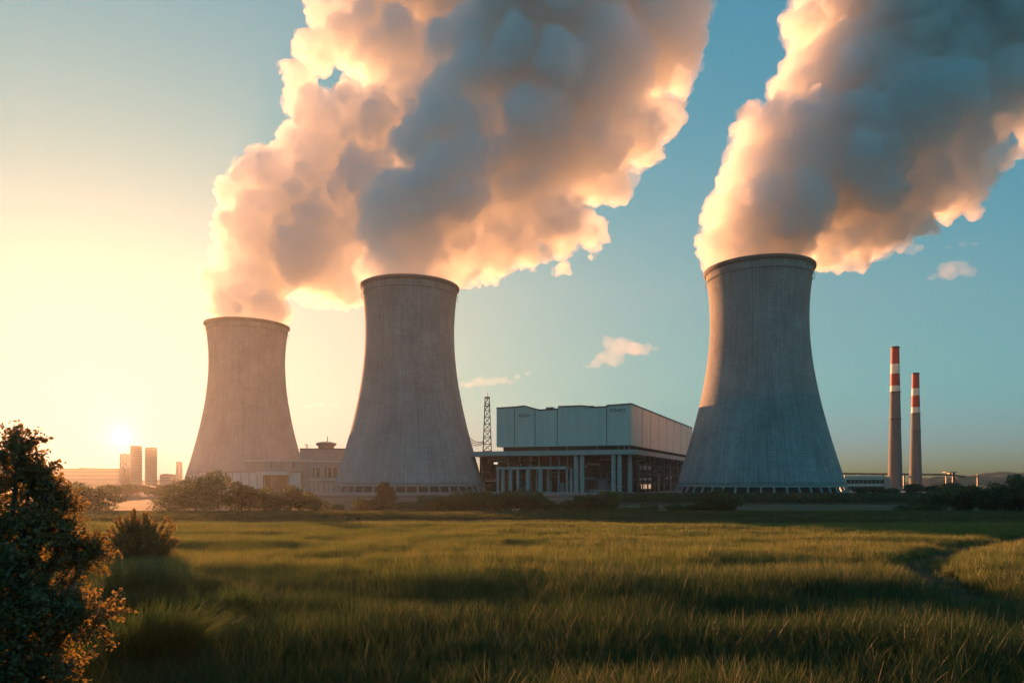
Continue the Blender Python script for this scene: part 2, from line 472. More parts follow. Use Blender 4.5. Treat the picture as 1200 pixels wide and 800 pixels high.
def ground_mat():
    m, nd, ln = new_mat('farmland')
    out = N(nd, 'ShaderNodeOutputMaterial'); p = N(nd, 'ShaderNodeBsdfPrincipled'); ln.new(p.outputs[0], out.inputs['Surface'])
    p.inputs['Roughness'].default_value = 1; p.inputs['Specular IOR Level'].default_value = .1
    g = N(nd, 'ShaderNodeNewGeometry'); sp = N(nd, 'ShaderNodeSeparateXYZ'); ln.new(g.outputs['Position'], sp.inputs[0])
    nz = N(nd, 'ShaderNodeTexNoise'); nz.inputs['Scale'].default_value = .9; nz.inputs['Detail'].default_value = 8; ln.new(g.outputs['Position'], nz.inputs['Vector'])
    soil = N(nd, 'ShaderNodeValToRGB'); e = soil.color_ramp.elements
    e[0].position = .35; e[0].color = (.035, .028, .018, 1); e[1].position = .7; e[1].color = (.06, .055, .025, 1)
    ln.new(nz.outputs['Fac'], soil.inputs[0])
    # bands of stubble, meadow and bare soil beyond the hedges
    mp = N(nd, 'ShaderNodeMapping'); mp.inputs['Scale'].default_value = (.003, .028, 1); mp.inputs['Rotation'].default_value = (0, 0, .05); ln.new(g.outputs['Position'], mp.inputs['Vector'])
    n2 = N(nd, 'ShaderNodeTexNoise'); n2.inputs['Scale'].default_value = 1; n2.inputs['Detail'].default_value = 4; ln.new(mp.outputs[0], n2.inputs['Vector'])
    band = N(nd, 'ShaderNodeValToRGB'); e = band.color_ramp.elements
    e[0].position = .38; e[0].color = (.11, .10, .075, 1); e[1].position = .52; e[1].color = (.075, .085, .04, 1)
    k = band.color_ramp.elements.new(.62); k.color = (.135, .12, .095, 1)
    ln.new(n2.outputs['Fac'], band.inputs[0])
    mr = N(nd, 'ShaderNodeMapRange'); mr.inputs[1].default_value = 165; mr.inputs[2].default_value = 190; ln.new(sp.outputs['Y'], mr.inputs[0])
    mx = N(nd, 'ShaderNodeMix', data_type='RGBA'); ln.new(mr.outputs[0], mx.inputs[0]); ln.new(soil.outputs[0], mx.inputs[6]); ln.new(band.outputs[0], mx.inputs[7])
    far = N(nd, 'ShaderNodeMapRange'); far.inputs[1].default_value = 700; far.inputs[2].default_value = 1000; ln.new(sp.outputs['Y'], far.inputs[0])
    mx2 = N(nd, 'ShaderNodeMix', data_type='RGBA'); ln.new(far.outputs[0], mx2.inputs[0]); ln.new(mx.outputs[2], mx2.inputs[6]); mx2.inputs[7].default_value = (.07, .08, .045, 1)
    ln.new(mx2.outputs[2], p.inputs['Base Color'])
    b = N(nd, 'ShaderNodeBump'); b.inputs['Strength'].default_value = .5; b.inputs['Distance'].default_value = .15
    n3 = N(nd, 'ShaderNodeTexNoise'); n3.inputs['Scale'].default_value = 4; n3.inputs['Detail'].default_value = 8; ln.new(g.outputs['Position'], n3.inputs['Vector'])
    ln.new(n3.outputs['Fac'], b.inputs['Height']); ln.new(b.outputs[0], p.inputs['Normal'])
    return m
ground = link_mesh('ground', np_mesh('ground', gv, gq), ground_mat(), smooth=True)
tag(ground, kind='structure')

# concrete yard of the plant, a sheet just above the ground
yard = MB().box(-330, 330, 425, 800, PLANT_Z - .3, PLANT_Z + .12).build('pavement', plain('yard_concrete', (.21, .205, .195), (.15, .147, .14), scale=.03, bump=.2, bscale=.4))
tag(yard, kind='structure')
# farm road in front of the plant
road = MB().box(-420, 420, 392, 399, PLANT_Z - .2, PLANT_Z + .06).build('road', plain('asphalt', (.06, .06, .062), (.045, .045, .047), scale=.2))
tag(road, kind='structure')

# ------------------------------------------------------------------ far hills
def hill_mesh(name, prof, y0, depth, mat_, seed):
    """prof: (photo x, photo y of the crest) at distance y0; a real ridge with sloping front and back."""
    xs_ = np.array([pX(a, y0) for a, b in prof]); zs_ = np.array([pz(b, y0) for a, b in prof])
    X = np.linspace(xs_[0], xs_[-1], 220); T = np.linspace(-1, 1, 41)
    H = np.interp(X, xs_, zs_) - PLANT_Z
    gX, gT = np.meshgrid(X, T)
    Z = PLANT_Z - 4 + (H + 4)[None, :] * np.cos(gT * PI / 2) ** 1.4
    Z = Z + (_hash_noise(gX / 14, gT * 40, seed) - .5) * 5 * np.cos(gT * PI / 2) + (_hash_noise(gX / 60, gT * 8, seed + 1) - .5) * 9 * np.cos(gT * PI / 2)
    V = np.stack([gX, y0 + gT * depth, Z], -1).reshape(-1, 3)
    n = len(X); i = (np.arange(40)[:, None] * n + np.arange(n - 1)[None, :]).ravel()
    o = link_mesh(name, np_mesh(name, V, np.stack([i, i + 1, i + 1 + n, i + n], -1)), mat_, smooth=True)
    tag(o, kind='structure')
    return o
wood_m = plain('wooded_slope', (.035, .05, .028), (.06, .075, .04), scale=.05, bump=.8, bscale=.12)
hill_mesh('hills', [(1010, 574), (1040, 571), (1075, 566), (1100, 560), (1130, 559), (1160, 560), (1190, 563), (1230, 560), (1290, 570)], 1250, 120, wood_m, 2)
hill_mesh('hills', [(1060, 573), (1120, 562), (1150, 556), (1180, 553), (1215, 554), (1250, 549), (1320, 556), (1420, 568)], 1750, 220, wood_m, 7)
hill_mesh('hills', [(-260, 566), (-150, 560), (-60, 557), (10, 561), (60, 565), (130, 563), (240, 566), (330, 569)], 1820, 180, wood_m, 11)
hill_mesh('hills', [(520, 568), (600, 565), (760, 564), (900, 566), (1000, 567), (1080, 569)], 1850, 160, wood_m, 15)

# ------------------------------------------------------------------ cooling towers
def tower_radius(t, rb, rt, rr):
    """hyperboloid: t 0 bottom .. 1 rim; rb base, rt throat at t=.76, rr rim"""
    k = .77
    if t < k:
        b = math.sqrt((rb / rt) ** 2 - 1) / k
        return rt * math.sqrt(1 + (b * (k - t)) ** 2)
    b = math.sqrt((rr / rt) ** 2 - 1) / (1 - k)
    return rt * math.sqrt(1 + (b * (t - k)) ** 2)

def cooling_tower(X, Y, H, rb, rt, rr, label):
    root = empty('cooling_tower', (X, Y, PLANT_Z), label, 'cooling tower', 'cooling towers of the power station')
    z0 = 5.6
    out_, in_ = [], []
    for i in range(49):
        t = i / 48
        z = z0 + (H - z0) * t
        r = tower_radius(t, rb - 1.6, rt, rr)
        out_.append((r, z)); in_.append((r - (.9 - .45 * min(t * 3, 1)), z))
    sh = MB().lathe(out_ + in_[::-1], n=128).build('shell', M['tower'], root, True)
    me = sh.data
    # rim collar: a walkway ring round the mouth with a lip under it
    r = rr
    MB().lathe([(r + .02, H - 2.2), (r + .4, H - 2.0), (r + 1.1, H - 1.1), (r + 1.25, H - .8), (r + 1.25, H + .5), (r + 1.0, H + .5), (r + 1.0, H + .1), (r - .9, H + .1), (r - .9, H - .4), (r + .03, H - .4)], n=128).build('rim', M['rim'], root)
    MB().lathe([(r + .05, H - 7.2), (r + .3, H - 7.1), (r + .3, H - 6.7), (r + .05, H - 6.6)], n=128).build('stiffening_ring', M['rim'], root)
    # ring beam at the foot of the shell
    q = rb - 1.6
    MB().lathe([(q + .45, z0 - .9), (q + .45, z0 + .5), (q - 1.1, z0 + .5), (q - 1.1, z0 - .9)], n=128).build('ring_beam', M['conc'], root)
    n = 46
    for k in range(n):
        a = 2 * PI * k / n + .03
        c, s = math.cos(a), math.sin(a)
        MB().bar(((rb + .2) * c, (rb + .2) * s, .7), (q * c - .1 * c, q * s - .1 * s, z0 - .8), .95, 1.15).build('column', M['conc'], root)
    MB().lathe([(rb + 2.6, 0), (rb + 2.6, 1.0), (rb + 2.2, 1.0), (rb + 2.2, .6), (rb - 3, .6), (rb - 3, 0)], n=128).build('basin', M['conc'], root)
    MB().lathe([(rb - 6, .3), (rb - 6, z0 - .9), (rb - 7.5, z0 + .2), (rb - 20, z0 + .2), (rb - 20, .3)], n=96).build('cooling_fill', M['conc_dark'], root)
    return root

T1 = (pX(290, 651), 651); T2 = (pX(480.5, 522), 522); T3 = (pX(889, 474), 474)
cooling_tower(*T1, 150.7, 56, 33.2, 36.2, 'hazy cooling tower nearest the low sun, with a white flat-roofed building at its foot')
cooling_tower(*T2, 150.7, 56, 32.6, 35.2, 'middle cooling tower in grey shade beside the lattice mast, sunlit only along one thin edge')
cooling_tower(*T3, 149.5, 55.3, 31.6, 34.6, 'largest cooling tower, with a broad orange sunlit strip, beside the twin red-and-white chimneys')

# ------------------------------------------------------------------ big grey plant hall on pillars
C0 = Vector((pX(739, 475), 475, 0))
Lp = Vector((pX(581, 507), 507, 0))
Rp = Vector((178, 697, 0))
U = (Lp - C0); ULEN = U.length; U.normalize()
V_ = (Rp - C0); VLEN = V_.length; V_.normalize()
def hp(s, t, z):
    """point in the hall's own plan: s along the front from the corner, t back along the side"""
    p = C0 + U * s + V_ * t
    return Vector((p.x, p.y, z))
def s_at(x):
    k = (x - 600) / F
    return (k * C0.y - C0.x) / (U.x - k * U.y)
def t_at(x):
    k = (x - 600) / F
    return (k * C0.y - C0.x) / (V_.x - k * V_.y)
hall = empty('plant_hall', (C0.x, C0.y, PLANT_Z), 'big grey panelled plant hall raised on round pillars between two cooling towers', 'industrial building')
hall_inv = Matrix.Translation(-Vector((C0.x, C0.y, PLANT_Z)))
def hall_part(mb, name, mat_, parent=None, smooth=False):
    o = mb.build(name, mat_, parent or hall, smooth)
    if parent is None:
        o.data.transform(hall_inv)
    else:
        o.data.transform(hall_inv)
    return o
def slab(s0, s1, t0, t1, z0, z1):
    return MB().prism([hp(s0, t0, z0), hp(s1, t0, z0), hp(s1, t1, z0), hp(s0, t1, z0)], (0, 0, z1 - z0))
ZB, ZT = 26.6, 54.6
EDGES = [738.5, 711, 653, 627, 603, 582]
# roof line of the front, in photo pixels: (x, y)
ROOF = [(738.5, 472.3), (711, 474.2), (710.9, 475.6), (697, 476.2), (682, 474.6), (654, 475.6), (653.9, 478.4), (632, 479.6), (615, 474.8), (603, 476.0), (582, 477.4)]
def roof_z(x):
    for (a, ya), (b, yb) in zip(ROOF[:-1], ROOF[1:]):
        if b <= x <= a:
            f = (a - x) / (a - b) if a != b else 0
            y = ya + (yb - ya) * f
            p = hp(s_at(x), 0, 0)
            return pz(y, p.y)
    return ZT
# dark core that shows in the panel joints
top = [hp(s_at(x), .6, roof_z(x) - .7) for x, y in ROOF]
hall_part(MB().prism([hp(1.0, .6, ZB + .2)] + [hp(max(s_at(x), 1.0), .6, roof_z(x) - .8) for x, y in ROOF] + [hp(s_at(582) - .3, .6, ZB + .2)], V_ * (VLEN - 1)), 'core', M['trim'])
for a, b in zip(EDGES[:-1], EDGES[1:]):
    xs_ = [a - .01] + [x for x, y in ROOF if b < x < a - .05] + [b + .01]
    g = .28
    pts = []
    for i, x in enumerate(xs_):
        s = s_at(x) + (g if i == 0 and a < 738 else 0) - (g if i == len(xs_) - 1 and b > 583 else 0)
        pts.append((s, roof_z(x) - .9))
    poly = [hp(pts[0][0], -.1, ZB)] + [hp(s, -.1, z) for s, z in pts] + [hp(pts[-1][0], -.1, ZB)]
    hall_part(MB().prism(poly, V_ * .6), 'wall_panel', M['clad'])
    # dark coping along the panel's top
    cm = MB()
    for (s0, z0), (s1, z1) in zip(pts[:-1], pts[1:]):
        cm.prism([hp(s0, -.35, z0), hp(s1, -.35, z1), hp(s1, -.35, z1 + .95), hp(s0, -.35, z0 + .95)], V_ * 1.6)
    hall_part(cm, 'coping', M['trim'])
SIDE = [740, 752.5, 762.5, 772, 781, 789.5, 797.5, 805, 812]
for a, b in zip(SIDE[:-1], SIDE[1:]):
    t0, t1 = (0.6 if a == 740 else t_at(a) + .9), min(t_at(b) - .9, VLEN)
    hall_part(MB().prism([hp(-.12, t0, ZB), hp(-.12, t1, ZB), hp(-.12, t1, ZT - .6), hp(-.12, t0, ZT - .6)], U * .7), 'wall_panel', M['clad'])
hall_part(MB().prism([hp(-.4, 0, ZT - .6), hp(-.4, VLEN, ZT - .6), hp(-.4, VLEN, ZT + .4), hp(-.4, 0, ZT + .4)], U * 1.6), 'coping', M['trim'])
# roof vents
for s, t, w, h in ((62, 20, 5, 1.6), (44, 26, 3, 1.3), (30, 14, 2.4, 1.0)):
    z = ZT - 3
    hall_part(slab(s, s + w, t, t + w, z, z + h + 3.0), 'roof_vent', M['steel'])
# recessed clerestory, deck with pale fascia
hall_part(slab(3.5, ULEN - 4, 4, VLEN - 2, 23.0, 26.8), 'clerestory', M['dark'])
for x in (640, 664, 699, 724, 731, 736):
    s = s_at(x)
    hall_part(slab(s, s + .9, 3.0, 3.9, 23.3, 26.7), 'post', M['steel'])
SL = s_at(556) + 6
hall_part(MB().prism([hp(s, t, 20.3) for s, t in ((-5.0, 0), (-3.6, -3.6), (0, -5.0), (SL, -5.0), (SL, 46), (ULEN, 46), (ULEN, VLEN), (-5.0, VLEN))], (0, 0, 3.2)), 'deck', M['pillar'])
# undercroft back walls
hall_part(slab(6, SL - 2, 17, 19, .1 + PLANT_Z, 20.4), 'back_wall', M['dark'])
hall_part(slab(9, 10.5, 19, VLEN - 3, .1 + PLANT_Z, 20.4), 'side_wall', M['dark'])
def pillar(x, r, t, z1, s=None):
    s = s_at(x) if s is None else s
    p = hp(s, t, 0)
    hall_part(MB().cyl(p.x, p.y, PLANT_Z + .1, z1, r, 20), 'pillar', M['pillar'], smooth=False)
for x, r in ((676, 1.55), (683.3, 1.55), (719.8, 1.5), (727, 1.5)):
    pillar(x, r, -2.0, 20.4)
pillar(735.5, 1.6, 5.5, 20.4)
for x, r in ((584, .9), (590, 1.35), (599, 1.3), (607.5, 1.1), (619, 1.45), (626, .7), (634, 1.5), (639.5, 1.0), (652, .7), (665, .7), (670, .9)):
    pillar(x, r, -1.0 if x not in (626, 639.5, 652) else 4.5, pz(549, hp(s_at(x), 0, 0).y))
for x in (590, 604, 616, 626, 640, 650, 660):
    pillar(x, .7, 9.0, 20.4)
s0, s1 = s_at(664.5), s_at(583)
hall_part(slab(s0, s1, -2.6, 8, pz(549.6, 495), pz(546.4, 495)), 'canopy', M['pillar'])
# plinth in front and handrail-like frame under the corner
hall_part(slab(-4, SL, -5.2, -3.2, PLANT_Z + .12, PLANT_Z + .9), 'plinth', M['conc'])
fr = MB()
a, b = s_at(696), s_at(718)
for z in (PLANT_Z + 4.2, PLANT_Z + 6.6):
    fr.bar(hp(a, 3, z), hp(b, 3, z), .5)
for k in range(5):
    s = a + (b - a) * k / 4
    fr.bar(hp(s, 3, PLANT_Z + .1), hp(s, 3, PLANT_Z + 6.6), .4)
hall_part(fr, 'railing', M['steel'])
hall_part(slab(s_at(717), s_at(690), 1.2, 6.5, PLANT_Z + 1.6, PLANT_Z + 2.5), 'loading_dock', M['conc'])
# pipework, ducts, tanks and frames in the undercroft
rng = random.Random(4)
for k in range(46):
    s = rng.uniform(7, SL - 4); t = rng.uniform(6, 16); z = PLANT_Z + rng.uniform(2, 24)
    r = rng.choice((.22, .3, .45, .6))
    if rng.random() < .45:
        pts = [hp(s, t, PLANT_Z + .1), hp(s, t, min(z + 6, 20.2))]
    else:
        L = rng.uniform(5, 16); s2 = min(s + L, SL - 3); d = rng.uniform(2, 8)
        pts = [hp(s, t, z), hp(s2 - .6, t, z), hp(s2, t, z - .6), hp(s2, t, max(z - d, PLANT_Z + .2))]
    hall_part(MB().tube(pts, r, 8), 'pipe', M[rng.choice(('steel', 'steel', 'steel_dark', 'rust', 'pillar'))])
for k in range(12):
    s = rng.uniform(10, SL - 8); z = rng.choice((-1.0, 3.5, 8.5, 13.5))
    hall_part(MB().bar(hp(s, 7 + k % 3 * 3, z), hp(s + rng.uniform(10, 22), 7 + k % 3 * 3, z), .5, .9), 'beam', M[rng.choice(('steel', 'steel_dark', 'rust'))])
for s, t, r, h in ((s_at(657), 5, 3.0, 6), (s_at(660), 11, 2.4, 9), (s_at(604), 11, 2.6, 7), (s_at(700), 11, 3.2, 8)):
    p = hp(s, t, 0)
    hall_part(MB().lathe([(.01, PLANT_Z + .1), (r, PLANT_Z + .1), (r, PLANT_Z + h), (r * .7, PLANT_Z + h + r * .45), (.01, PLANT_Z + h + r * .6)], 20, False, p.x, p.y), 'tank', M['steel'], smooth=False)
# side: three storeys of open steelwork
for k in range(13):
    t = 8 + k * 15.5
    hall_part(MB().bar(hp(-2.6, t, PLANT_Z + .1), hp(-2.6, t, 20.3), .9), 'post', M['steel_dark'])
for z in (.5, 7.2, 13.6):
    hall_part(MB().bar(hp(-2.4, 6, z), hp(-2.4, VLEN - 3, z), .5, .9), 'beam', M['steel_dark'])
    for k in range(7):
        t = 12 + rng.uniform(0, VLEN - 40)
        hall_part(MB().tube([hp(rng.uniform(0, 6), t, z + rng.uniform(1, 5)), hp(rng.uniform(0, 6), t + rng.uniform(8, 30), z + rng.uniform(1, 5))], rng.choice((.35, .5, .8)), 8), 'pipe', M[rng.choice(('steel', 'steel_dark', 'pillar'))])
for k in range(12):
    t = 10 + k * 16.2 + rng.uniform(-3, 3); s = rng.uniform(1, 7)
    hall_part(MB().tube([hp(s, t, PLANT_Z + .1), hp(s, t, rng.uniform(2, 19))], rng.choice((.5, .8, 1.3)), 8), 'pipe', M[rng.choice(('steel', 'steel_dark', 'conc'))])
t0, t1 = t_at(749), t_at(761)
for y0, y1, mm in ((546, 550.5, 'clad'), (560, 562.5, 'clad')):
    hall_part(MB().prism([hp(-1.2, t0, pz(y1, 530)), hp(-1.2, t1, pz(y1, 530)), hp(-1.2, t1, pz(y0, 530)), hp(-1.2, t0, pz(y0, 530))], U * 1.0), 'side_panel', M[mm])
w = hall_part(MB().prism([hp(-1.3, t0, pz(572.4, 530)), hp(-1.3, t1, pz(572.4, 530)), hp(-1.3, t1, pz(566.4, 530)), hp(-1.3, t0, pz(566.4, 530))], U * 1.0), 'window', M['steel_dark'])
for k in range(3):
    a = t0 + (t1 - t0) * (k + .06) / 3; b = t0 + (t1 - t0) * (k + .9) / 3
    o = MB().prism([hp(-1.36, a, pz(572, 530)), hp(-1.36, b, pz(572, 530)), hp(-1.36, b, pz(567, 530)), hp(-1.36, a, pz(567, 530))], U * .05).build('pane', M['lit'], w)  # glowing panes added where the hall side is open to the bright background
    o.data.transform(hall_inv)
p0 = hp(s_at(576), 9, 0)
hall_part(MB().box(p0.x - 2.2, p0.x + .6, p0.y - .3, p0.y, pz(543.6, p0.y), pz(541.4, p0.y)), 'lamp', emit_mat('work_lamp', (1, .78, .6), .3))
# lettering high on two panels
def sign(text, x0, x1, y0, y1):
    cu = bpy.data.curves.new('lettering', 'FONT'); cu.body = text; cu.extrude = .06; cu.align_x = 'LEFT'
    t = bpy.data.objects.new('lettering', cu); COL.objects.link(t)
    dg = bpy.context.evaluated_depsgraph_get()
    me = bpy.data.meshes.new_from_object(t.evaluated_get(dg)); bpy.data.objects.remove(t)
    n = len(me.vertices); co = np.zeros(n * 3); me.vertices.foreach_get('co', co); co = co.reshape(-1, 3)
    mn, mx = co.min(0), co.max(0)
    u = (co[:, 0] - mn[0]) / (mx[0] - mn[0]); v = (co[:, 1] - mn[1]) / (mx[1] - mn[1]); w_ = co[:, 2]
    sA, sB = s_at(x0), s_at(x1); zA, zB = pz(y1, hp(sA, 0, 0).y), pz(y0, hp(sA, 0, 0).y)
    out = np.array([tuple(hp(sA + (sB - sA) * a, -.24 - c * 1.0, zA + (zB - zA) * b)) for a, b, c in zip(u, v, w_)])
    me.vertices.foreach_set('co', out.astype(np.float32).ravel()); me.update()
    o = link_mesh('lettering', me, M['trim'], hall); o.data.transform(hall_inv)
sign("'EIENI", 607.2, 620.6, 485.2, 488.8)
sign('SYEAICS', 715.0, 733.0, 479.0, 482.9)

# ------------------------------------------------------------------ lattice mast beside the hall
def lattice(name, X, Y, z0, z1, w0, w1, th, label, cat, mat_, levels=10, platforms=(), group=None):
    root = empty(name, (X, Y, z0), label, cat, group)
    H = z1 - z0
    def wid(f): return w0 + (w1 - w0) * f
    legs = [(-1, -1), (1, -1), (1, 1), (-1, 1)]
    for a, b in legs:
        MB().bar((a * w0 / 2, b * w0 / 2, 0), (a * w1 / 2, b * w1 / 2, H), th).build('leg', mat_, root)
    br = MB()
    for k in range(levels):
        f0, f1 = k / levels, (k + 1) / levels
        for i in range(4):
            (a, b), (c, d) = legs[i], legs[(i + 1) % 4]
            h0, h1 = wid(f0) / 2, wid(f1) / 2
            br.bar((a * h0, b * h0, f0 * H), (c * h1, d * h1, f1 * H), th * .6)
            br.bar((c * h0, d * h0, f0 * H), (a * h1, b * h1, f1 * H), th * .6)
            br.bar((a * h1, b * h1, f1 * H), (c * h1, d * h1, f1 * H), th * .6)
    br.build('bracing', mat_, root)
    for f, w in platforms:
        MB().box(-w / 2, w / 2, -w / 2, w / 2, f * H, f * H + .5).build('platform', mat_, root)
    return root, H
mY = 560
mast, mH = lattice('lattice_mast', pX(571, mY), mY, PLANT_Z, pz(465, mY), 9.0, 3.4, .5, 'steel lattice mast with two platforms rising between the middle cooling tower and the hall', 'mast', M['steel_dark'], 14, ((.9, 5.2), (.985, 4.0)))
MB().tube([(0, 0, mH), (0, 0, mH + 3.6)], .25, 6).build('antenna', M['steel_dark'], mast)
ca = MB()
for k in range(3):
    a = Vector((-2.6, 0, mH * .55 - 1 - k * .8)); b = Vector((pX(551, mY) - pX(571, mY), -6 + 3 * k, pz(513 + 3 * k, mY) - PLANT_Z))
    ca.tube([a.lerp(b, i / 8) - Vector((0, 0, 2.2 * (1 - (2 * i / 8 - 1) ** 2))) for i in range(9)], .28, 5)
ca.build('guy_cable', M['steel_dark'], mast)

# ------------------------------------------------------------------ chimneys
def chimney(x, yb, yt, d, wb, wt, bands, label):
    root = empty('chimney', (pX(x, d), d, PLANT_Z), label, 'chimney', 'red and white banded chimneys')
    H = pz(yt, d) - PLANT_Z
    k = d / F / 2
    rad = lambda z: wb * k + (wt - wb) * k * min(1, (z / H) ** .8)
    zs = [pz(b, d) - PLANT_Z for b, c in bands] + [pz(yt, d) - PLANT_Z]
    low = [(rad(z), z) for z in np.linspace(0, zs[0], 24)]
    MB().lathe([(.01, 0)] + low + [(.01, zs[0])], 40, False).build('shaft', M['chimney'], root, False)
    for i, (b, c) in enumerate(bands):
        z0, z1 = zs[i] + .01, zs[i + 1]
        MB().lathe([(.6, z0), (rad(z0) + .02, z0), (rad(z1) + .02, z1), (.6, z1)], 40, True).build('painted_band', M[c], root)
    rr = rad(H)
    MB().lathe([(rr - .5, H), (rr + .35, H), (rr + .35, H + .9), (rr + .1, H + 1.4), (rr - .5, H + 1.4)], 40).build('cap', M['trim'], root)
    for z in (zs[0] - .5, H * .5):
        q = rad(z)
        MB().lathe([(q, z), (q + .9, z + .1), (q + .9, z + .5), (q, z + .6)], 40).build('gallery', M['steel_dark'], root)
    return root
chimney(1049, 575, 408, 600, 16.5, 8.6, [(459, 'white'), (452, 'red'), (438, 'white'), (426.5, 'red')], 'taller of the two red-and-white banded chimneys, standing nearer the largest cooling tower')
chimney(1073, 573, 438.5, 700, 14.5, 7.4, [(484, 'white'), (477, 'red'), (463.5, 'white'), (455, 'red')], 'shorter of the two red-and-white banded chimneys, standing nearer the dark hills')

# ------------------------------------------------------------------ low white buildings in front of the hazy tower
def bx(d, x0, x1, y0, y1, dep, front=0.0):
    """box from photo extents at depth d"""
    return (pX(x0, d), pX(x1, d), d + front, d + front + dep, pz(y1, d), pz(y0, d))
D = 565
off = empty('office_block', (pX(300, D), D, PLANT_Z), 'white flat-roofed building of several stepped blocks at the foot of the hazy tower', 'building')
oinv = Matrix.Translation(-Vector((pX(300, D), D, PLANT_Z)))
def off_part(mb, name, m, parent=None):
    o = mb.build(name, m, parent or off); o.data.transform(oinv); return o
off_part(MB().box(*bx(D, 234, 352, 553.2, 576, 40)), 'wall', M['clad_white'])
off_part(MB().box(*bx(D, 233.4, 352.6, 551.6, 553.2, 41, -.6)), 'roof', M['clad_tan'])
for x in (248, 263.5, 272, 282, 291.5, 301):
    off_part(MB().box(*bx(D, x, x + .9, 553.4, 575.6, .4, -.35)), 'pilaster', M['clad_tan'])
for x0, x1, y0, y1 in ((249.6, 262.4, 557, 559.2), (264.8, 271, 558, 572)):
    wd = off_part(MB().box(*bx(D, x0, x1, y0, y1, .3, -.2)), 'window', M['steel'])
    off_part(MB().box(*bx(D, x0 + .5, x1 - .5, y0 + .4, y1 - .4, .1, -.26)), 'pane', M['glass'], wd)
off_part(MB().box(*bx(D, 308.5, 338, 556.3, 574.8, .5, -.3)), 'doorway', M['dark'])
for x in (310, 318.5, 322.2, 336.5):
    off_part(MB().box(*bx(D, x, x + .8, 557, 574.6, .4, -.6)), 'door_post', M['clad_tan'])
off_part(MB().box(*bx(D, 303, 341, 552.4, 556.2, 6, -5)), 'canopy', M['clad_white'])
off_part(MB().box(*bx(D, 283, 365, 540.3, 551.4, 26, 6)), 'upper_storey', M['clad_tan'])
off_part(MB().box(*bx(D, 282, 366, 538.6, 540.2, 28, 5)), 'upper_roof', M['clad_white'])
for x in (315, 327.5, 341):
    off_part(MB().box(*bx(D, x, x + .8, 540.8, 549, .4, 5.7)), 'pilaster', M['trim'])
off_part(MB().box(*bx(D, 352.8, 364.5, 550.5, 576, 30, 3)), 'link_block', M['clad_tan'])
off_part(MB().box(*bx(D, 364.8, 402, 541.4, 576, 34, -2)), 'end_block', M['clad_tan'])
off_part(MB().box(*bx(D, 364.4, 402.6, 539.6, 541.3, 35, -2.5)), 'end_roof', M['clad_white'])
for x0, x1 in ((367, 370), (371.5, 376), (380.5, 384), (385, 389.5), (391, 396)):
    wd = off_part(MB().box(*bx(D, x0, x1, 546.8, 560.2, .3, -2.25)), 'window', M['clad_white'])
    off_part(MB().box(*bx(D, x0 + .4, x1 - .4, 547.4, 559.6, .1, -2.31)), 'pane', M['glass'], wd)
off_part(MB().box(*bx(D, 364.5, 402.2, 561.4, 562.8, 1.2, -3.2)), 'ledge', M['clad_white'])
for x in (366, 371, 377, 383, 388, 394):
    off_part(MB().box(*bx(D, x, x + 1.1, 566, 575.6, .4, -2.45)), 'door_post', M['clad_white'])
off_part(MB().box(*bx(D, 347, 405, 525.2, 539.4, 30, 10)), 'tall_block', M['clad_tan'])
off_part(MB().box(*bx(D, 346.4, 405.6, 524.4, 525.2, 31, 9.5)), 'parapet', M['trim'])
cpx, cpy = pX(374.5, D), D + 20
kz = D / F
pod = off_part(MB().lathe([(.01, pz(525, D)), (9.2 * kz, pz(525, D)), (9.6 * kz, pz(520.5, D)), (.01, pz(520.5, D))], 16, False, cpx, cpy), 'lookout', M['clad_tan'])
off_part(MB().lathe([(.01, pz(520.6, D)), (11.6 * kz, pz(520.6, D)), (12.4 * kz, pz(517.8, D)), (8 * kz, pz(516.4, D)), (.01, pz(515.6, D))], 16, False, cpx, cpy), 'lookout_roof', M['clad_tan'])
off_part(MB().tube([(cpx + 1, cpy, pz(516, D)), (cpx + 1, cpy, pz(509, D))], .35, 6), 'antenna', M['steel_dark'])
off_part(MB().box(*bx(D, 350.2, 354, 519.3, 519.9, 2, 15)).box(*bx(D, 351.6, 352.2, 519.9, 525, .4, 16)).box(*bx(D, 353.2, 353.7, 519.9, 525, .4, 16)), 'roof_frame', M['steel_dark'])
rg = random.Random(8)
for k in range(14):
    x = 328 + k * 2.6; h = rg.uniform(1.5, 5.5)
    off_part(MB().box(*bx(D, x, x + rg.uniform(1, 2.2), 575.8 - h, 575.8, 2, -7 - rg.uniform(0, 3))), 'plant_unit', M[rg.choice(('steel', 'clad_white', 'clad_tan'))])

# ------------------------------------------------------------------ glass building and conveyor on the far right
D = 545
gb = empty('glass_building', (pX(1018, D), D, PLANT_Z), 'long low glass-fronted building behind the base of the largest cooling tower', 'building')
ginv = Matrix.Translation(-Vector((pX(1018, D), D, PLANT_Z)))
def gb_part(mb, name, m, parent=None):
    o = mb.build(name, m, parent or gb); o.data.transform(ginv); return o
gb_part(MB().box(*bx(D, 990, 1042, 559.5, 576.5, 26)), 'wall', M['clad'])
gb_part(MB().box(*bx(D, 989, 1036, 556.8, 559.4, 27, -.8)), 'roof', M['clad_white'])
for y0, y1 in ((561.6, 566.6), (569.6, 574.2)):
    for k in range(9):
        x0 = 992 + k * 4.9
        wd = gb_part(MB().box(*bx(D, x0, x0 + 4.5, y0, y1, .3, -.25)), 'window', M['steel'])
        gb_part(MB().box(*bx(D, x0 + .25, x0 + 4.2, y0 + .3, y1 - .3, .1, -.31)), 'pane', M['glass'], wd)
gb_part(MB().box(*bx(D, 989.6, 1042.4, 567.2, 569.0, 1, -.9)), 'ledge', M['clad_white'])
gb_part(MB().box(*bx(D, 1035.5, 1042.5, 558.5, 576.6, 18, -1.2)), 'stair_tower', M['clad_tan'])

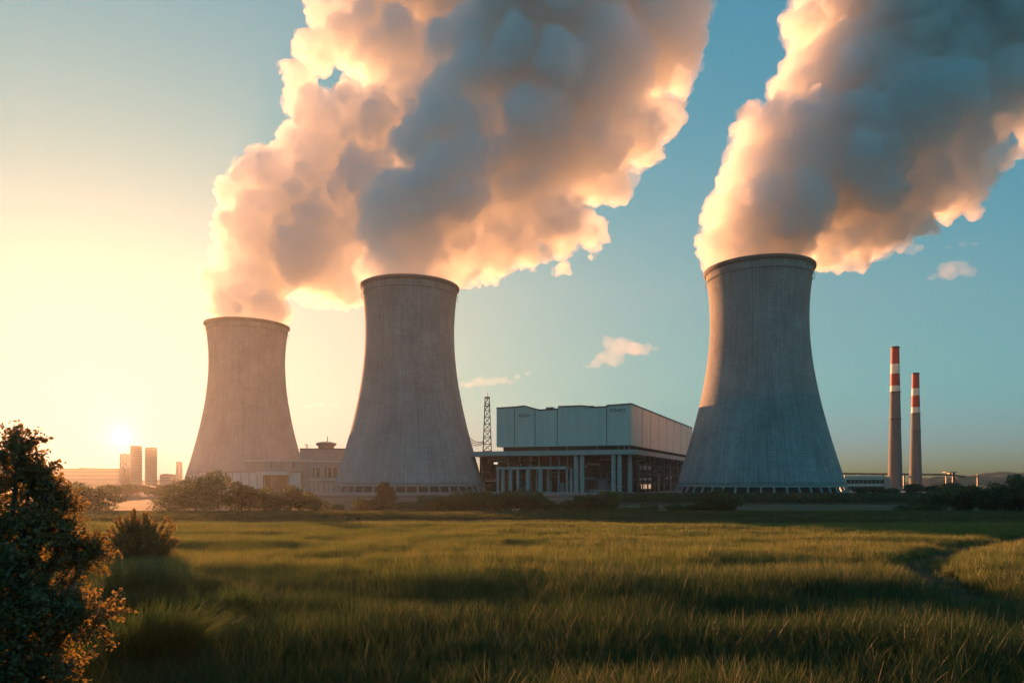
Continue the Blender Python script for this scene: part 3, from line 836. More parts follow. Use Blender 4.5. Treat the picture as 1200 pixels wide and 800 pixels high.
D = 760
cv = empty('conveyor_bridge', (pX(1080, D), D, PLANT_Z), 'long thin overhead conveyor bridge on tall supports behind the two chimneys', 'conveyor')
cinv = Matrix.Translation(-Vector((pX(1080, D), D, PLANT_Z)))
def cv_part(mb, name, m):
    o = mb.build(name, m, cv); o.data.transform(cinv); return o
cg = MB(); cg.bar((pX(975, D), D, pz(554.6, D)), (pX(1125, D), D + 20, pz(555.8, D)), 3, 1.9); cg.bar((pX(1125, D), D + 20, pz(555.8, D)), (pX(1172, D), D + 60, pz(558.2, D)), 3, 1.9)
cv_part(cg, 'gantry', M['rust'])
for x in (1009, 1037, 1062, 1112, 1120.5, 1149):
    w = 2.6 if x in (1037, 1120.5) else 1.3
    yt = 552.8 if x == 1120.5 else 555.4
    cv_part(MB().box(pX(x, D) - w / 2, pX(x, D) + w / 2, D + 4, D + 5.2, PLANT_Z, pz(yt, D)), 'support', M['trim'])
cv_part(MB().box(pX(1110, D), pX(1124, D), D + 2, D + 9, pz(553.4, D), pz(552.8, D)).box(pX(1115, D), pX(1117, D), D + 3, D + 8, pz(555, D), pz(553.4, D)), 'transfer_house', M['trim'])

# ------------------------------------------------------------------ hazy skyline under the sun
D = 1350
def city_block(name, x0, x1, y0, y1, dep, label, cat, rows=0, d=D, steps=(), turn=0.0):
    zb = gz(pX((x0 + x1) / 2, d), d) - 1
    root = empty(name, (pX((x0 + x1) / 2, d), d, zb), label, cat)
    inv = Matrix.Translation(-Vector((pX((x0 + x1) / 2, d), d, zb)))
    xm = (x0 + x1) / 2; x0, x1 = xm + (x0 - xm) * math.cos(turn), xm + (x1 - xm) * math.cos(turn)
    root.rotation_euler.z = turn      # square to the viewer
    a = bx(d, x0, x1, y0, y1, dep)
    o = MB().box(a[0], a[1], a[2], a[3], zb, a[5]).build('wall', M['city'], root); o.data.transform(inv)
    o = MB().box(a[0] + 1, a[1] - 1, a[2] + 1, a[3] - 1, a[5], a[5] + 1.6).build('roof', M['conc_dark'], root); o.data.transform(inv)
    for sx0, sx1, sy in steps:
        b = bx(d, sx0, sx1, sy, y0, dep * .6, 4)
        o = MB().box(*b[:4], a[5] - .5, b[5]).build('roof_unit', M['city'], root); o.data.transform(inv)
    if rows:
        for k in range(rows):
            z = a[5] - 4 - k * (a[5] - zb - 8) / rows
            o = MB().box(a[0] + 1.5, a[1] - 1.5, a[2] - .15, a[2] + .2, z - 2.0, z).build('window_band', M['city_band'], root); o.data.transform(inv)
    return root
city_block('office_tower', 152.5, 166.5, 523, 574, 26, 'taller hazy tower block, left of the pair directly under the sun', 'tower block', 15, turn=R(28))
city_block('office_tower', 169.8, 184.2, 525, 574, 26, 'slightly shorter hazy tower block, right of the pair directly under the sun', 'tower block', 15, turn=R(28))
city_block('long_block', 61, 144, 549.6, 573, 60, 'long flat hazy block on the skyline beside the lattice pylon and the twin towers', 'building', 3, steps=((91, 99.5, 547.8), (121, 132, 548.8)))
city_block('stair_block', 49.5, 57.8, 551.8, 573, 26, 'small hazy block standing just beyond the end of the long skyline block', 'building', 3)
city_block('low_block', 187, 200, 556.5, 573, 30, 'low hazy block between the twin tower blocks and the small pylon', 'building', 2, steps=((190, 196, 554.8),))
city_block('low_block', 34, 47, 557.5, 573, 30, 'low hazy block farthest from the sun on the skyline, beside the leafy shrub', 'building', 2, steps=((38, 42, 554.5),))
lattice('lattice_pylon', pX(146.2, D), D, gz(pX(146, D), D), pz(531.5, D), 11.0, 11.0, 1.5, 'straight hazy lattice pylon touching the tower blocks under the sun', 'pylon', M['steel'], 6)
lattice('lattice_pylon', pX(210, D), D, gz(pX(210, D), D), pz(541, D), 8.0, 6.5, 1.2, 'short hazy lattice pylon beside the sunlit cooling tower', 'pylon', M['steel'], 5)

# ------------------------------------------------------------------ white van by the far hedge
vd = 330
vz = gz(pX(138, vd), vd)
van = empty('delivery_van', (pX(138.5, vd), vd, vz), 'small white van parked on the far field edge under the sun', 'van')
MB().prism([(-2.6, -.95, .45), (2.0, -.95, .45), (2.5, -.95, 1.15), (1.9, -.95, 1.3), (1.3, -.95, 2.15), (-2.6, -.95, 2.2)], (0, 1.9, 0)).build('body', M['white'], van)
MB().box(-.2, 1.2, -.98, -.94, 1.3, 1.95).build('window', M['glass'], van)
for x in (-1.7, 1.5):
    for y in (-.98, .78):
        MB().tube([(x, y, .36), (x, y + .2, .36)], .36, 14).build('wheel', M['trim'], van)

# ------------------------------------------------------------------ foliage tools
def leaves_np(C, size, rg, flat=0.0):
    """diamond leaves, folded along the middle, at the points C"""
    n = len(C)
    d = rg.normal(size=(n, 3)); d[:, 2] = d[:, 2] * (1 - flat) + .2; d /= np.linalg.norm(d, axis=1)[:, None]
    e = rg.normal(size=(n, 3)); e -= d * (e * d).sum(1)[:, None]; e /= np.linalg.norm(e, axis=1)[:, None]
    s = (size * rg.uniform(.45, 1.45, n))[:, None]
    a = C - d * s * .5; b = C + e * s * .32; c = C + d * s * .5; f = C - e * s * .32
    V = np.stack([a, b, c, f], 1).reshape(-1, 3)
    return V, np.arange(n * 4).reshape(-1, 4)

def crown_pts(rx, ry, rz, n, rg, lobes=14, shape='round'):
    L = []
    for k in range(lobes):
        d = rg.normal(size=3); d /= np.linalg.norm(d)
        q = rg.uniform(.35, .8)
        h = d[2] * q
        if shape == 'cone':
            h = rg.uniform(-.9, .95); w = (1 - (h + 1) / 2) ** .8 * .75 + .05
            a = rg.uniform(0, 2 * PI); c = np.array([math.cos(a) * w * .6, math.sin(a) * w * .6, h])
            r = .15 + .28 * w
        else:
            c = np.array([d[0] * q, d[1] * q, h]); r = rg.uniform(.22, .46)
        L.append((c, r))
    per = rg.multinomial(n, np.array([r ** 2 for c, r in L]) / sum(r ** 2 for c, r in L))
    P = []
    for (c, r), m in zip(L, per):
        d = rg.normal(size=(m, 3)); d /= np.linalg.norm(d, axis=1)[:, None]
        q = rg.uniform(.25, 1, m) ** .45 * rg.choice([1, 1, 1, 1.15], m)
        P.append(c + d * (q * r)[:, None])
    P = np.concatenate(P)
    # fill the intended outline
    for ax_ in range(3):
        lo, hi = np.percentile(P[:, ax_], 1.0), np.percentile(P[:, ax_], 99.0)
        P[:, ax_] = (P[:, ax_] - (lo + hi) / 2) / (hi - lo) * 2
    return P * np.array([rx, ry, rz])

LEAF = {
    'tree': leaf_mat('tree_leaves', (.04, .065, .022), (.085, .115, .038), .4, (1.2, 1.1, .6), .15),
    'bush': leaf_mat('bush_leaves', (.045, .08, .024), (.1, .13, .042), .4, (1.2, 1.1, .6), .3),
    'near': leaf_mat('shrub_leaves', (.13, .105, .034), (.25, .2, .07), .5, (1.3, 1.05, .6), 1.2),
}
def tree(name, x0, x1, yt, yb, d, label, cat, seed, leaf=.42, n=2600, shape='round', group=None, trunk=.2, mat_='tree', zb=None):
    """x0..x1, yt..yb: extent in the photo, standing at depth d"""
    rg = np.random.default_rng(seed)
    X = pX((x0 + x1) / 2, d)
    g0 = gz(X, d)
    zt = pz(yt, d)
    H = zt - g0
    rx = (pX(x1, d) - pX(x0, d)) / 2
    lowz = trunk * H
    rz = (H - lowz) / 2 * 1.02
    root = empty(name, (X, d, g0), label, cat, group)
    P = crown_pts(rx, rx * .9, rz, n, rg, 16 if shape != 'cone' else 26, shape) + np.array([0, 0, lowz + rz * .95])
    # hanging skirts so that low bushes reach the ground
    P[:, 2] = np.maximum(P[:, 2], rg.uniform(.05, .3, len(P)))
    v, f = leaves_np(P, leaf, rg)
    link_mesh('crown', np_mesh('crown', v, f), LEAF[mat_], root)
    tm = MB()
    r0 = max(.06, H * .028)
    tm.tube([(0, 0, -.2), (r0 * .4, 0, H * .3), (0, r0 * .5, H * .62), (r0 * .5, 0, H * .85)], [r0, r0 * .8, r0 * .5, r0 * .15], 7)
    for k in range(7):
        a = rg.uniform(0, 2 * PI); z = H * rg.uniform(.25, .6)
        q = rx * rg.uniform(.45, .75)
        tm.tube([(0, 0, z), (math.cos(a) * q * .5, math.sin(a) * q * .5, z + H * .12), (math.cos(a) * q, math.sin(a) * q, z + H * .26)], [r0 * .45, r0 * .3, r0 * .1], 5)
    tm.build('trunk', M['bark'], root)
    return root

G = 'trees and bushes between the field and the plant'
TREES = [
    ('broad_tree', 54, 104, 570, 603, 190, 'broad orange-hazed bush mass nearest the leafy shrub, below the skyline', 'round', 3600),
    ('broad_tree', 92, 140, 573, 603, 196, 'rounded orange-hazed bush below the twin tower blocks', 'round', 3000),
    ('field_tree', 190, 268, 558, 604, 180, 'largest hazy orange tree, with a wide rounded crown in front of the hazy tower', 'round', 5200),
    ('field_tree', 266, 300, 569, 604, 184, 'small round-topped tree beside the largest hazy tree', 'round', 2600),
    ('hedge_bush', 296, 330, 575, 604, 186, 'dark bush in front of the white building doorway', 'round', 2200),
    ('hedge_bush', 322, 354, 573, 604, 183, 'dusky double-topped bush below the canopy of the white building', 'round', 2200),
    ('hedge_bush', 350, 380, 580, 604, 186, 'low rounded bush ending the hedge before the middle cooling tower', 'round', 1900),
    ('low_shrub', 384, 402, 594, 604, 205, 'tiny low shrub alone in the gap left of the conical tree', 'round', 700),
    ('hedge_bush', 414, 438, 587, 605, 186, 'low green bush leaning against the conical tree', 'round', 1500),
    ('conical_tree', 435, 461, 569, 605, 184, 'dark conical tree below the columns of the middle cooling tower', 'cone', 2600),
    ('low_shrub', 462, 492, 591, 605, 192, 'flat straggling shrub between the conical tree and the long hedge', 'round', 1000),
    ('hedge_bush', 490, 528, 584, 605, 184, 'first bush of the long hedge, nearest the conical tree', 'round', 2200),
    ('hedge_bush', 520, 562, 578, 605, 186, 'tall bush of the long hedge below the edge of the middle cooling tower', 'round', 2600),
    ('hedge_bush', 555, 588, 579, 605, 183, 'bush of the long hedge below the lattice mast', 'round', 2300),
    ('hedge_bush', 580, 618, 577, 605, 185, 'bush of the long hedge below the small colonnade canopy', 'round', 2500),
    ('hedge_bush', 612, 645, 580, 605, 184, 'rounded bush ending the long hedge before the hall', 'round', 2200),
    ('hedge_bush', 645, 662, 590, 605, 186, 'small bush next to the end of the long hedge', 'round', 1100),
    ('hedge_bush', 659, 678, 589, 605, 188, 'small bush between the long hedge and the dome-shaped bushes', 'round', 1200),
    ('hedge_bush', 675, 704, 583, 605, 182, 'smaller of two touching dome-shaped bushes below the paired pillars', 'round', 1800),
    ('hedge_bush', 693, 728, 579, 605, 184, 'larger of two touching dome-shaped bushes below the hall corner', 'round', 2300),
    ('low_shrub', 728, 748, 597, 606, 184, 'straggly low shrub beside the larger dome-shaped bush', 'round', 700),
    ('round_bush', 749, 769, 593, 607, 178, 'single ball-shaped bush on the bare strip below the hall side', 'round', 1500),
    ('round_bush', 782, 804, 594, 606, 180, 'wide low bush on the bare strip below the edge of the largest tower', 'round', 1400),
    ('low_shrub', 805, 820, 593, 606, 180, 'small shrub tucked against the leafy pair below the largest tower', 'round', 900),
    ('hedge_bush', 818, 842, 580, 606, 180, 'narrower bush of the leafy pair below the largest tower', 'round', 1800),
    ('hedge_bush', 832, 866, 577, 606, 178, 'broader bush of the leafy pair below the largest tower', 'round', 2600),
    ('low_shrub', 872, 890, 601, 606, 182, 'very low scrub just right of the leafy pair of bushes', 'round', 500),
    ('low_shrub', 1012, 1030, 601, 607, 186, 'flat low scrub on the strip below the glass building', 'round', 500),
    ('round_bush', 1050, 1067, 595, 608, 180, 'small round bush below the chimneys, the larger of the two there', 'round', 1200),
    ('round_bush', 1067, 1080, 599, 608, 182, 'smallest round bush below the chimneys, beside the dark grove', 'round', 800),
    ('grove_tree', 1076, 1112, 579, 609, 178, 'first low tree of the dark grove, nearest the chimneys', 'round', 2600),
    ('grove_tree', 1104, 1142, 573, 609, 180, 'second tree of the dark grove, flat-topped below the conveyor end', 'round', 3000),
    ('grove_tree', 1134, 1172, 575, 609, 176, 'third tree of the dark grove, lower than its tall neighbour', 'round', 3000),
    ('grove_tree', 1160, 1210, 561, 610, 178, 'tallest tree of the dark grove, at the picture edge', 'round', 4400),
    ('grove_tree', 1196, 1250, 566, 611, 172, 'outermost tree of the dark grove, cut by the picture edge', 'round', 3600),
]
for i, (nm, x0, x1, yt, yb, d, lb, shp, n) in enumerate(TREES):
    tree(nm, x0 - 2, x1 + 2, yt - 3, yb, d, lb, 'tree' if 'tree' in nm else 'bush', 100 + i, leaf=.5 if n > 1500 else .36, n=int(n * 1.9), shape=shp, group=G, trunk=.05 if 'tree' in nm else .0, mat_='tree' if 'tree' in nm else 'bush')
# trees by the glass building and the chimneys, and hazy ones under the skyline
FAR = [
    (1000, 1020, 571.5, 470, 'low far tree in front of the glass building'), (1018, 1036, 570.5, 472, 'low far tree at the corner of the glass building'),
    (1034, 1052, 572, 470, 'low far tree at the foot of the taller chimney'), (1062, 1086, 567, 480, 'rounded far tree at the foot of the shorter chimney'),
    (1082, 1104, 569, 476, 'far tree just beyond the shorter chimney'), (1098, 1126, 566, 482, 'widest far tree, between the shorter chimney and the grove'),
    (1122, 1146, 570, 478, 'low far tree under the conveyor end'),
    (140, 172, 568, 420, 'hazy far tree directly under the twin tower blocks'), (168, 196, 571, 410, 'hazy far tree right of the twin tower blocks'),
    (180, 214, 569, 430, 'hazy far tree against the edge of the hazy cooling tower'), (110, 146, 569, 430, 'hazy far tree under the lattice pylon'),
    (66, 112, 571, 440, 'hazy far tree under the long skyline block'), (20, 70, 570, 450, 'hazy far tree glimpsed beside the leafy shrub'),
]
for i, (x0, x1, yt, d, lb) in enumerate(FAR):
    tree('far_tree', x0, x1, yt, 0, d, lb, 'tree', 300 + i, leaf=1.1, n=2600, group='far trees at the plant and under the skyline', trunk=.12)

# ------------------------------------------------------------------ near leafy shrub
def near_shrub():
    d = 11.0
    base = Vector((pX(-20, d), d + .3, gz(pX(-20, d), d + .3)))
    root = empty('leafy_shrub', base, 'large dark leafy shrub filling the lower left corner, close to the viewer', 'shrub')
    rg = np.random.default_rng(21); k = d / F
    # lobes: photo x, y, radius in pixels, depth shift in metres
    LB = [(24, 648, 50, 0), (8, 572, 26, .2), (50, 694, 50, -.3), (80, 716, 36, -.5), (106, 722, 20, -.6), (36, 752, 66, -.6), (-30, 640, 70, .4), (-50, 740, 100, .2), (6, 532, 13, 0), (84, 654, 18, .1), (36, 596, 16, .2),
          (52, 632, 20, .1), (2, 690, 60, -.8), (62, 780, 34, -.7), (-80, 580, 70, .5), (-150, 680, 110, .3), (-60, 820, 80, -.6), (16, 820, 50, -.9)]
    br = MB(); tips = []
    for (x, y, r, dy) in LB:
        c = px(x, y, d) + Vector((0, dy + .3, 0)) - base
        R_ = r * k
        mid = c * .45 + Vector((rg.normal() * .1, rg.normal() * .1, .15))
        br.tube([(0, 0, -.1), mid, c], [.055, .04, .026], 6)
        nb = int(6 + 30 * R_ * R_ ** .3)
        for j in range(nb):
            u = rg.normal(size=3); u[2] += .35; u /= np.linalg.norm(u)
            L = R_ * rg.uniform(.6, 1.12)
            e = c + Vector(u) * L
            q = c + Vector(u) * L * .5 + Vector(rg.normal(size=3) * R_ * .12)
            if e.z < .1: continue
            br.tube([c, q, e], [.016, .012, .006], 4, False)
            # side sprays of leafy twigs near the branch's end
            for w in range(7):
                t = rg.uniform(.45, 1.0)
                a0 = Vector((1 - t) ** 2 * np.array(c) + 2 * t * (1 - t) * np.array(q) + t * t * np.array(e))
                v = Vector(u) * .8 + Vector(rg.normal(size=3) * .6) + Vector((0, 0, .35)); v.normalize()
                tl = rg.uniform(.16, .42)
                a1 = a0 + v * tl * .5 + Vector(rg.normal(size=3) * .02); a2 = a0 + v * tl + Vector((0, 0, rg.uniform(-.05, .05)))
                br.tube([a0, a1, a2], [.007, .005, .003], 3, False)
                tips.append((a0, a1, a2))
    # a few taller sprays against the sky
    for (x, y, ex, ey) in ((10, 565, 4, 520), (12, 565, 22, 532), (30, 600, 43, 556), (40, 605, 36, 545), (60, 640, 105, 640), (80, 650, 118, 652), (70, 660, 92, 622), (95, 720, 138, 716), (90, 740, 128, 700), (-10, 550, -14, 518), (60, 600, 66, 574), (100, 740, 125, 752)):
        a = px(x, y, d) + Vector((0, .3, 0)) - base; b = px(ex, ey, d) + Vector((0, .3, 0)) - base
        for j in range(4):
            o = Vector(rg.normal(size=3) * .07)
            br.tube([a, (a + b) / 2 + o, b + o], [.012, .009, .003], 4, False); tips.append((a, (a + b) / 2 + o, b + o))
    br.build('branches', M['bark'], root)
    P = []
    for c, q, e in tips:
        m = int(7 + 48 * (e - c).length)
        t = rg.uniform(.12, 1.03, m)[:, None]
        c_, q_, e_ = np.array(c), np.array(q), np.array(e)
        P.append((1 - t) ** 2 * c_ + 2 * t * (1 - t) * q_ + t * t * e_ + rg.normal(size=(m, 3)) * .034)
    P = np.concatenate(P)
    v, f = leaves_np(P, .072, rg)
    link_mesh('leaves', np_mesh('leaves', v, f), LEAF['near'], root)
near_shrub()

def spiky_bush():
    d = 34.0
    X = pX(165, d)
    base = Vector((X, d, gz(X, d)))
    root = empty('spiky_bush', base, 'lone rounded bush with upright spiky shoots standing in the field', 'bush')
    rg = np.random.default_rng(5); k = d / F
    br = MB(); P = []
    for j in range(260):
        a = rg.uniform(0, 2 * PI); q = rg.uniform(0, 1) ** .6
        el = PI / 2 - q * 1.45
        L = (56 - 22 * q ** 2) * k * rg.uniform(.72, 1.04)
        dr = Vector((math.cos(a) * math.cos(el), math.sin(a) * math.cos(el), math.sin(el)))
        s = Vector((rg.normal() * .12, rg.normal() * .12, .05))
        m = s + dr * L * .55 + Vector((0, 0, .0)); e = s + dr * L + Vector((0, 0, .12 * L))
        br.tube([s, m, e], [.010, .007, .003], 4, False)
        n = int(125 * L)
        t = rg.uniform(.15, 1.02, n)[:, None]
        c_, q_, e_ = np.array(s), np.array(m), np.array(e)
        P.append((1 - t) ** 2 * c_ + 2 * t * (1 - t) * q_ + t * t * e_ + rg.normal(size=(n, 3)) * .06 * (1.15 - t * .75))
    br.build('stems', M['bark'], root)
    v, f = leaves_np(np.concatenate(P), .115, rg)
    link_mesh('leaves', np_mesh('leaves', v, f), LEAF['near'], root)
spiky_bush()

# ------------------------------------------------------------------ grass and corn: tufts scattered over the field
def blade_mat(name, root_c, tip_c, dry_c, z0, z1, trans=.45, dry=.35):
    """Blades: green at the foot, paler and drier towards the tip (height in the tuft's own space)."""
    m, nd, ln = new_mat(name)
    out = N(nd, 'ShaderNodeOutputMaterial')
    tc = N(nd, 'ShaderNodeTexCoord'); sp = N(nd, 'ShaderNodeSeparateXYZ'); ln.new(tc.outputs['Object'], sp.inputs[0])
    mr = N(nd, 'ShaderNodeMapRange'); mr.inputs[1].default_value = z0; mr.inputs[2].default_value = z1; ln.new(sp.outputs['Z'], mr.inputs[0])
    geo = N(nd, 'ShaderNodeNewGeometry'); oi = N(nd, 'ShaderNodeObjectInfo')
    nz = N(nd, 'ShaderNodeTexNoise'); nz.inputs['Scale'].default_value = .11; nz.inputs['Detail'].default_value = 4; ln.new(geo.outputs['Position'], nz.inputs['Vector'])
    c1 = N(nd, 'ShaderNodeMix', data_type='RGBA'); ln.new(mr.outputs[0], c1.inputs[0]); c1.inputs[6].default_value = (*root_c, 1); c1.inputs[7].default_value = (*tip_c, 1)
    a = N(nd, 'ShaderNodeMath', operation='ADD'); ln.new(geo.outputs['Random Per Island'], a.inputs[0]); ln.new(oi.outputs['Random'], a.inputs[1])
    b = N(nd, 'ShaderNodeMath', operation='MULTIPLY_ADD'); b.inputs[1].default_value = 1.6; ln.new(nz.outputs['Fac'], b.inputs[0]); ln.new(a.outputs[0], b.inputs[2])
    dr = N(nd, 'ShaderNodeMapRange'); dr.inputs[1].default_value = 2.3 - dry * 1.6; dr.inputs[2].default_value = 2.9 - dry * 1.2; ln.new(b.outputs[0], dr.inputs[0])
    c2 = N(nd, 'ShaderNodeMix', data_type='RGBA'); ln.new(dr.outputs[0], c2.inputs[0]); ln.new(c1.outputs[2], c2.inputs[6]); c2.inputs[7].default_value = (*dry_c, 1)
    d = N(nd, 'ShaderNodeBsdfDiffuse'); t = N(nd, 'ShaderNodeBsdfTranslucent'); g = N(nd, 'ShaderNodeBsdfGlossy'); g.inputs['Roughness'].default_value = .45
    ln.new(c2.outputs[2], d.inputs[0]); ln.new(c2.outputs[2], t.inputs[0])
    x = N(nd, 'ShaderNodeMixShader'); x.inputs[0].default_value = trans; ln.new(d.outputs[0], x.inputs[1]); ln.new(t.outputs[0], x.inputs[2])
    y = N(nd, 'ShaderNodeMixShader'); y.inputs[0].default_value = .03; ln.new(x.outputs[0], y.inputs[1]); ln.new(g.outputs[0], y.inputs[2])
    ln.new(y.outputs[0], out.inputs['Surface'])
    return m

def tuft(name, n, rad, h, w, lean, seed, mat_, segs=3, coll=None, bias=(0, 0)):
    rg = np.random.default_rng(seed)
    V, Fq = [], []
    for i in range(n):
        a = rg.uniform(0, 2 * PI); q = rad * math.sqrt(rg.uniform())
        x, y = math.cos(a) * q, math.sin(a) * q
        H = h * rg.uniform(.55, 1.1)
        la = rg.uniform(0, 2 * PI); l = lean * rg.uniform(.3, 1.2)
        lx, ly = math.cos(la) * l + bias[0], math.sin(la) * l + bias[1]
        fa = rg.uniform(0, PI); fx, fy = math.cos(fa), math.sin(fa)
        b = len(V)
        for s in range(segs + 1):
            t = s / segs
            ww = w * (1 - t ** 1.6) * .5 + w * .04
            cx, cy_ = x + lx * H * t * t, y + ly * H * t * t
            z = H * t * (1 - .12 * t * (abs(lx) + abs(ly)))
            V += [(cx - fx * ww, cy_ - fy * ww, z), (cx + fx * ww, cy_ + fy * ww, z)]
        for s in range(segs):
            Fq.append((b + 2 * s, b + 2 * s + 1, b + 2 * s + 3, b + 2 * s + 2))
    me = np_mesh(name, np.array(V), np.array(Fq))
    me.materials.append(mat_)
    o = bpy.data.objects.new(name, me)
    o['kind'] = 'stuff'
    coll.objects.link(o)
    return o

def scatter(name, P, rot, scl, idx, coll, kind='stuff', label=None):
    me = bpy.data.meshes.new(name)
    me.vertices.add(len(P)); me.vertices.foreach_set('co', np.ascontiguousarray(P, dtype=np.float32).ravel())
    for nm, ty, da in (('rot', 'FLOAT_VECTOR', rot), ('scl', 'FLOAT_VECTOR', scl), ('idx', 'INT', idx)):
        at = me.attributes.new(nm, ty, 'POINT')
        at.data.foreach_set('vector' if ty == 'FLOAT_VECTOR' else 'value', np.ascontiguousarray(da, dtype=np.int32 if ty == 'INT' else np.float32).ravel())
    o = bpy.data.objects.new(name, me); COL.objects.link(o); tag(o, kind=kind)
    ng = bpy.data.node_groups.new(name, 'GeometryNodeTree')
    ng.interface.new_socket('Geometry', in_out='INPUT', socket_type='NodeSocketGeometry')
    ng.interface.new_socket('Geometry', in_out='OUTPUT', socket_type='NodeSocketGeometry')
    nd, ln = ng.nodes, ng.links
    gi, go = nd.new('NodeGroupInput'), nd.new('NodeGroupOutput')
    ci = nd.new('GeometryNodeCollectionInfo'); ci.inputs['Collection'].default_value = coll
    ci.inputs['Separate Children'].default_value = True; ci.inputs['Reset Children'].default_value = True
    ip = nd.new('GeometryNodeInstanceOnPoints'); ip.inputs['Pick Instance'].default_value = True
    def attr(nm, ty):
        n = nd.new('GeometryNodeInputNamedAttribute'); n.data_type = ty; n.inputs['Name'].default_value = nm; return n.outputs['Attribute']
    ln.new(gi.outputs[0], ip.inputs['Points']); ln.new(ci.outputs[0], ip.inputs['Instance'])
    ln.new(attr('idx', 'INT'), ip.inputs['Instance Index']); ln.new(attr('rot', 'FLOAT_VECTOR'), ip.inputs['Rotation']); ln.new(attr('scl', 'FLOAT_VECTOR'), ip.inputs['Scale'])
    ln.new(ip.outputs[0], go.inputs[0])
    md = o.modifiers.new('scatter', 'NODES'); md.node_group = ng
    return o

tall_m = blade_mat('tall_grass', (.026, .05, .011), (.055, .095, .022), (.22, .19, .075), .05, .8, dry=.16)  # tall green grass, its green darkened further to stand for foreground shade
corn_m = blade_mat('ripening_corn', (.055, .09, .015), (.15, .19, .04), (.28, .235, .075), .05, .55, dry=.32)
turf_m = blade_mat('meadow_grass', (.045, .07, .02), (.075, .1, .03), (.2, .165, .06), .02, .4, dry=.22)

grng = np.random.default_rng(77)
def field_points(y0, y1, dens, margin=6.0):
    """random points in the strip of field the picture can see (and a few metres beside it)"""
    n = int(dens * ((.73 * (y1 ** 2 - y0 ** 2)) + 2 * margin * (y1 - y0)))
    # y distributed like the strip's width
    yy = np.sqrt(grng.uniform(0, 1, n * 2) * (y1 ** 2 - y0 ** 2) + y0 ** 2)
    k = grng.uniform(size=n * 2) < ((.73 * yy + margin) / (.73 * y1 + margin) / (yy / y1) * .5)
    yy = yy[k][:n]
    xx = grng.uniform(-1, 1, len(yy)) * (.73 * yy + margin)
    return xx, yy

def strip(name, y0, y1, dens, coll, nvar, h_noise, base_scale, thin=None, lean=.12, zoff=0.0):
    x, y = field_points(y0, y1, dens)
    keep = np.ones(len(x), bool)
    sc = base_scale * (1 + h_noise * (_hash_noise(x / 3.1, y / 2.3, 21) - .5) + h_noise * .7 * (_hash_noise(x / 11, y / 5, 23) - .5)) * grng.uniform(.8, 1.2, len(x))
    for P, w in ((TRACK, .8), (TRACK2, 2.4), (TRACK3, 2.6), (PATH, .42)):
        dd = dist_poly(x, y, P)
        keep &= (dd > w * (.6 + .7 * _hash_noise(x / .7, y / .7, 31))) | (grng.uniform(size=len(x)) < .12)
        sc *= .55 + .45 * _ss(w, w * 2.2, dd)
    if thin is not None: keep &= grng.uniform(size=len(x)) < thin(x, y)
    x, y, sc = x[keep], y[keep], sc[keep]
    P = np.stack([x, y, ground_z(x, y) - .02 + zoff], -1)
    wx = lean * (.6 + .8 * _hash_noise(x / 9, y / 6, 41))
    rot = np.stack([grng.normal(size=len(x)) * .08, wx + grng.normal(size=len(x)) * .06, np.zeros(len(x))], -1)
    rz = grng.uniform(0, 2 * PI, len(x))
    # random turn about the tuft's own axis first
    rot[:, 2] = rz
    s3 = np.stack([sc * grng.uniform(.85, 1.15, len(x)), sc * grng.uniform(.85, 1.15, len(x)), sc * grng.uniform(.8, 1.2, len(x))], -1)
    return scatter(name, P, rot, s3, grng.integers(0, nvar, len(x)), coll)

def coll(name): return bpy.data.collections.new(name)
cA, cB, cC, cD = coll('tall_tufts'), coll('corn_tufts'), coll('corn_patches'), coll('turf_patches')
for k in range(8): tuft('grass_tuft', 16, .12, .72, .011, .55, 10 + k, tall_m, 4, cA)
for k in range(6): tuft('corn_tuft', 26, .30, .58, .014, .32, 40 + k, corn_m, 3, cB)
for k in range(6): tuft('corn_tuft', 44, .55, .52, .024, .32, 60 + k, corn_m, 2, cC)
for k in range(6): tuft('turf_tuft', 52, .95, .34, .045, .35, 80 + k, turf_m, 2, cD)

clump = lambda x, y: np.clip(.25 + 1.5 * _hash_noise(x / 1.1, y / .9, 61) * (.5 + _hash_noise(x / 3.5, y / 2.5, 63)), 0, 1)
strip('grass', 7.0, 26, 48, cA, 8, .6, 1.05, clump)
strip('grass', 20, 52, 15, cB, 6, .55, 1.0, lambda x, y: _ss(19, 27, y) * np.clip(.5 + 1.0 * _hash_noise(x / 4, y / 2.2, 67), 0, 1))
strip('grass', 50, 98, 5.5, cC, 6, .5, 1.0, lambda x, y: np.clip(.55 + .9 * _hash_noise(x / 7, y / 3.2, 69), 0, 1) * (1 - _ss(84, 97, y + .05 * x)))
strip('grass', 82, 186, 2.4, cD, 6, .35, 1.0, lambda x, y: _ss(82, 96, y + .05 * x))

# single tussocks: big overhanging tufts beside the bare path
tus_m = blade_mat('tussock_grass', (.03, .052, .012), (.065, .105, .026), (.2, .18, .07), .05, .9, dry=.06)
def tussock(x, y, rad, h, seed, label, bias=(.0, .0), n=1500):
    bw = max(.016, y / F * 1.5); n = int(n * .6)
    c = bpy.data.collections.new('tussock_blades')
    o = tuft('grass_tussock', n, rad, h, bw, .5, seed, tus_m, 6, c, bias)
    c.objects.unlink(o); del o['kind']; COL.objects.link(o)
    o.location = (x, y, gz(x, y) - .03)
    tag(o, label, 'grass tussock', 'big tussocks by the bare path')
def at_px(x, y):
    """where the line of sight through a photo pixel meets the field"""
    lo, hi = 6.0, 140.0
    for _ in range(40):
        m = (lo + hi) / 2
        if pz(y, m) > gz(pX(x, m), m): lo = m
        else: hi = m
    return pX(x, lo), lo
def tus(x, yb, w, h, seed, label, bias, n):
    X, d = at_px(x, yb)
    tussock(X, d, w / 2 * d / F * .62, h * d / F * 1.05, seed, label, bias, n)
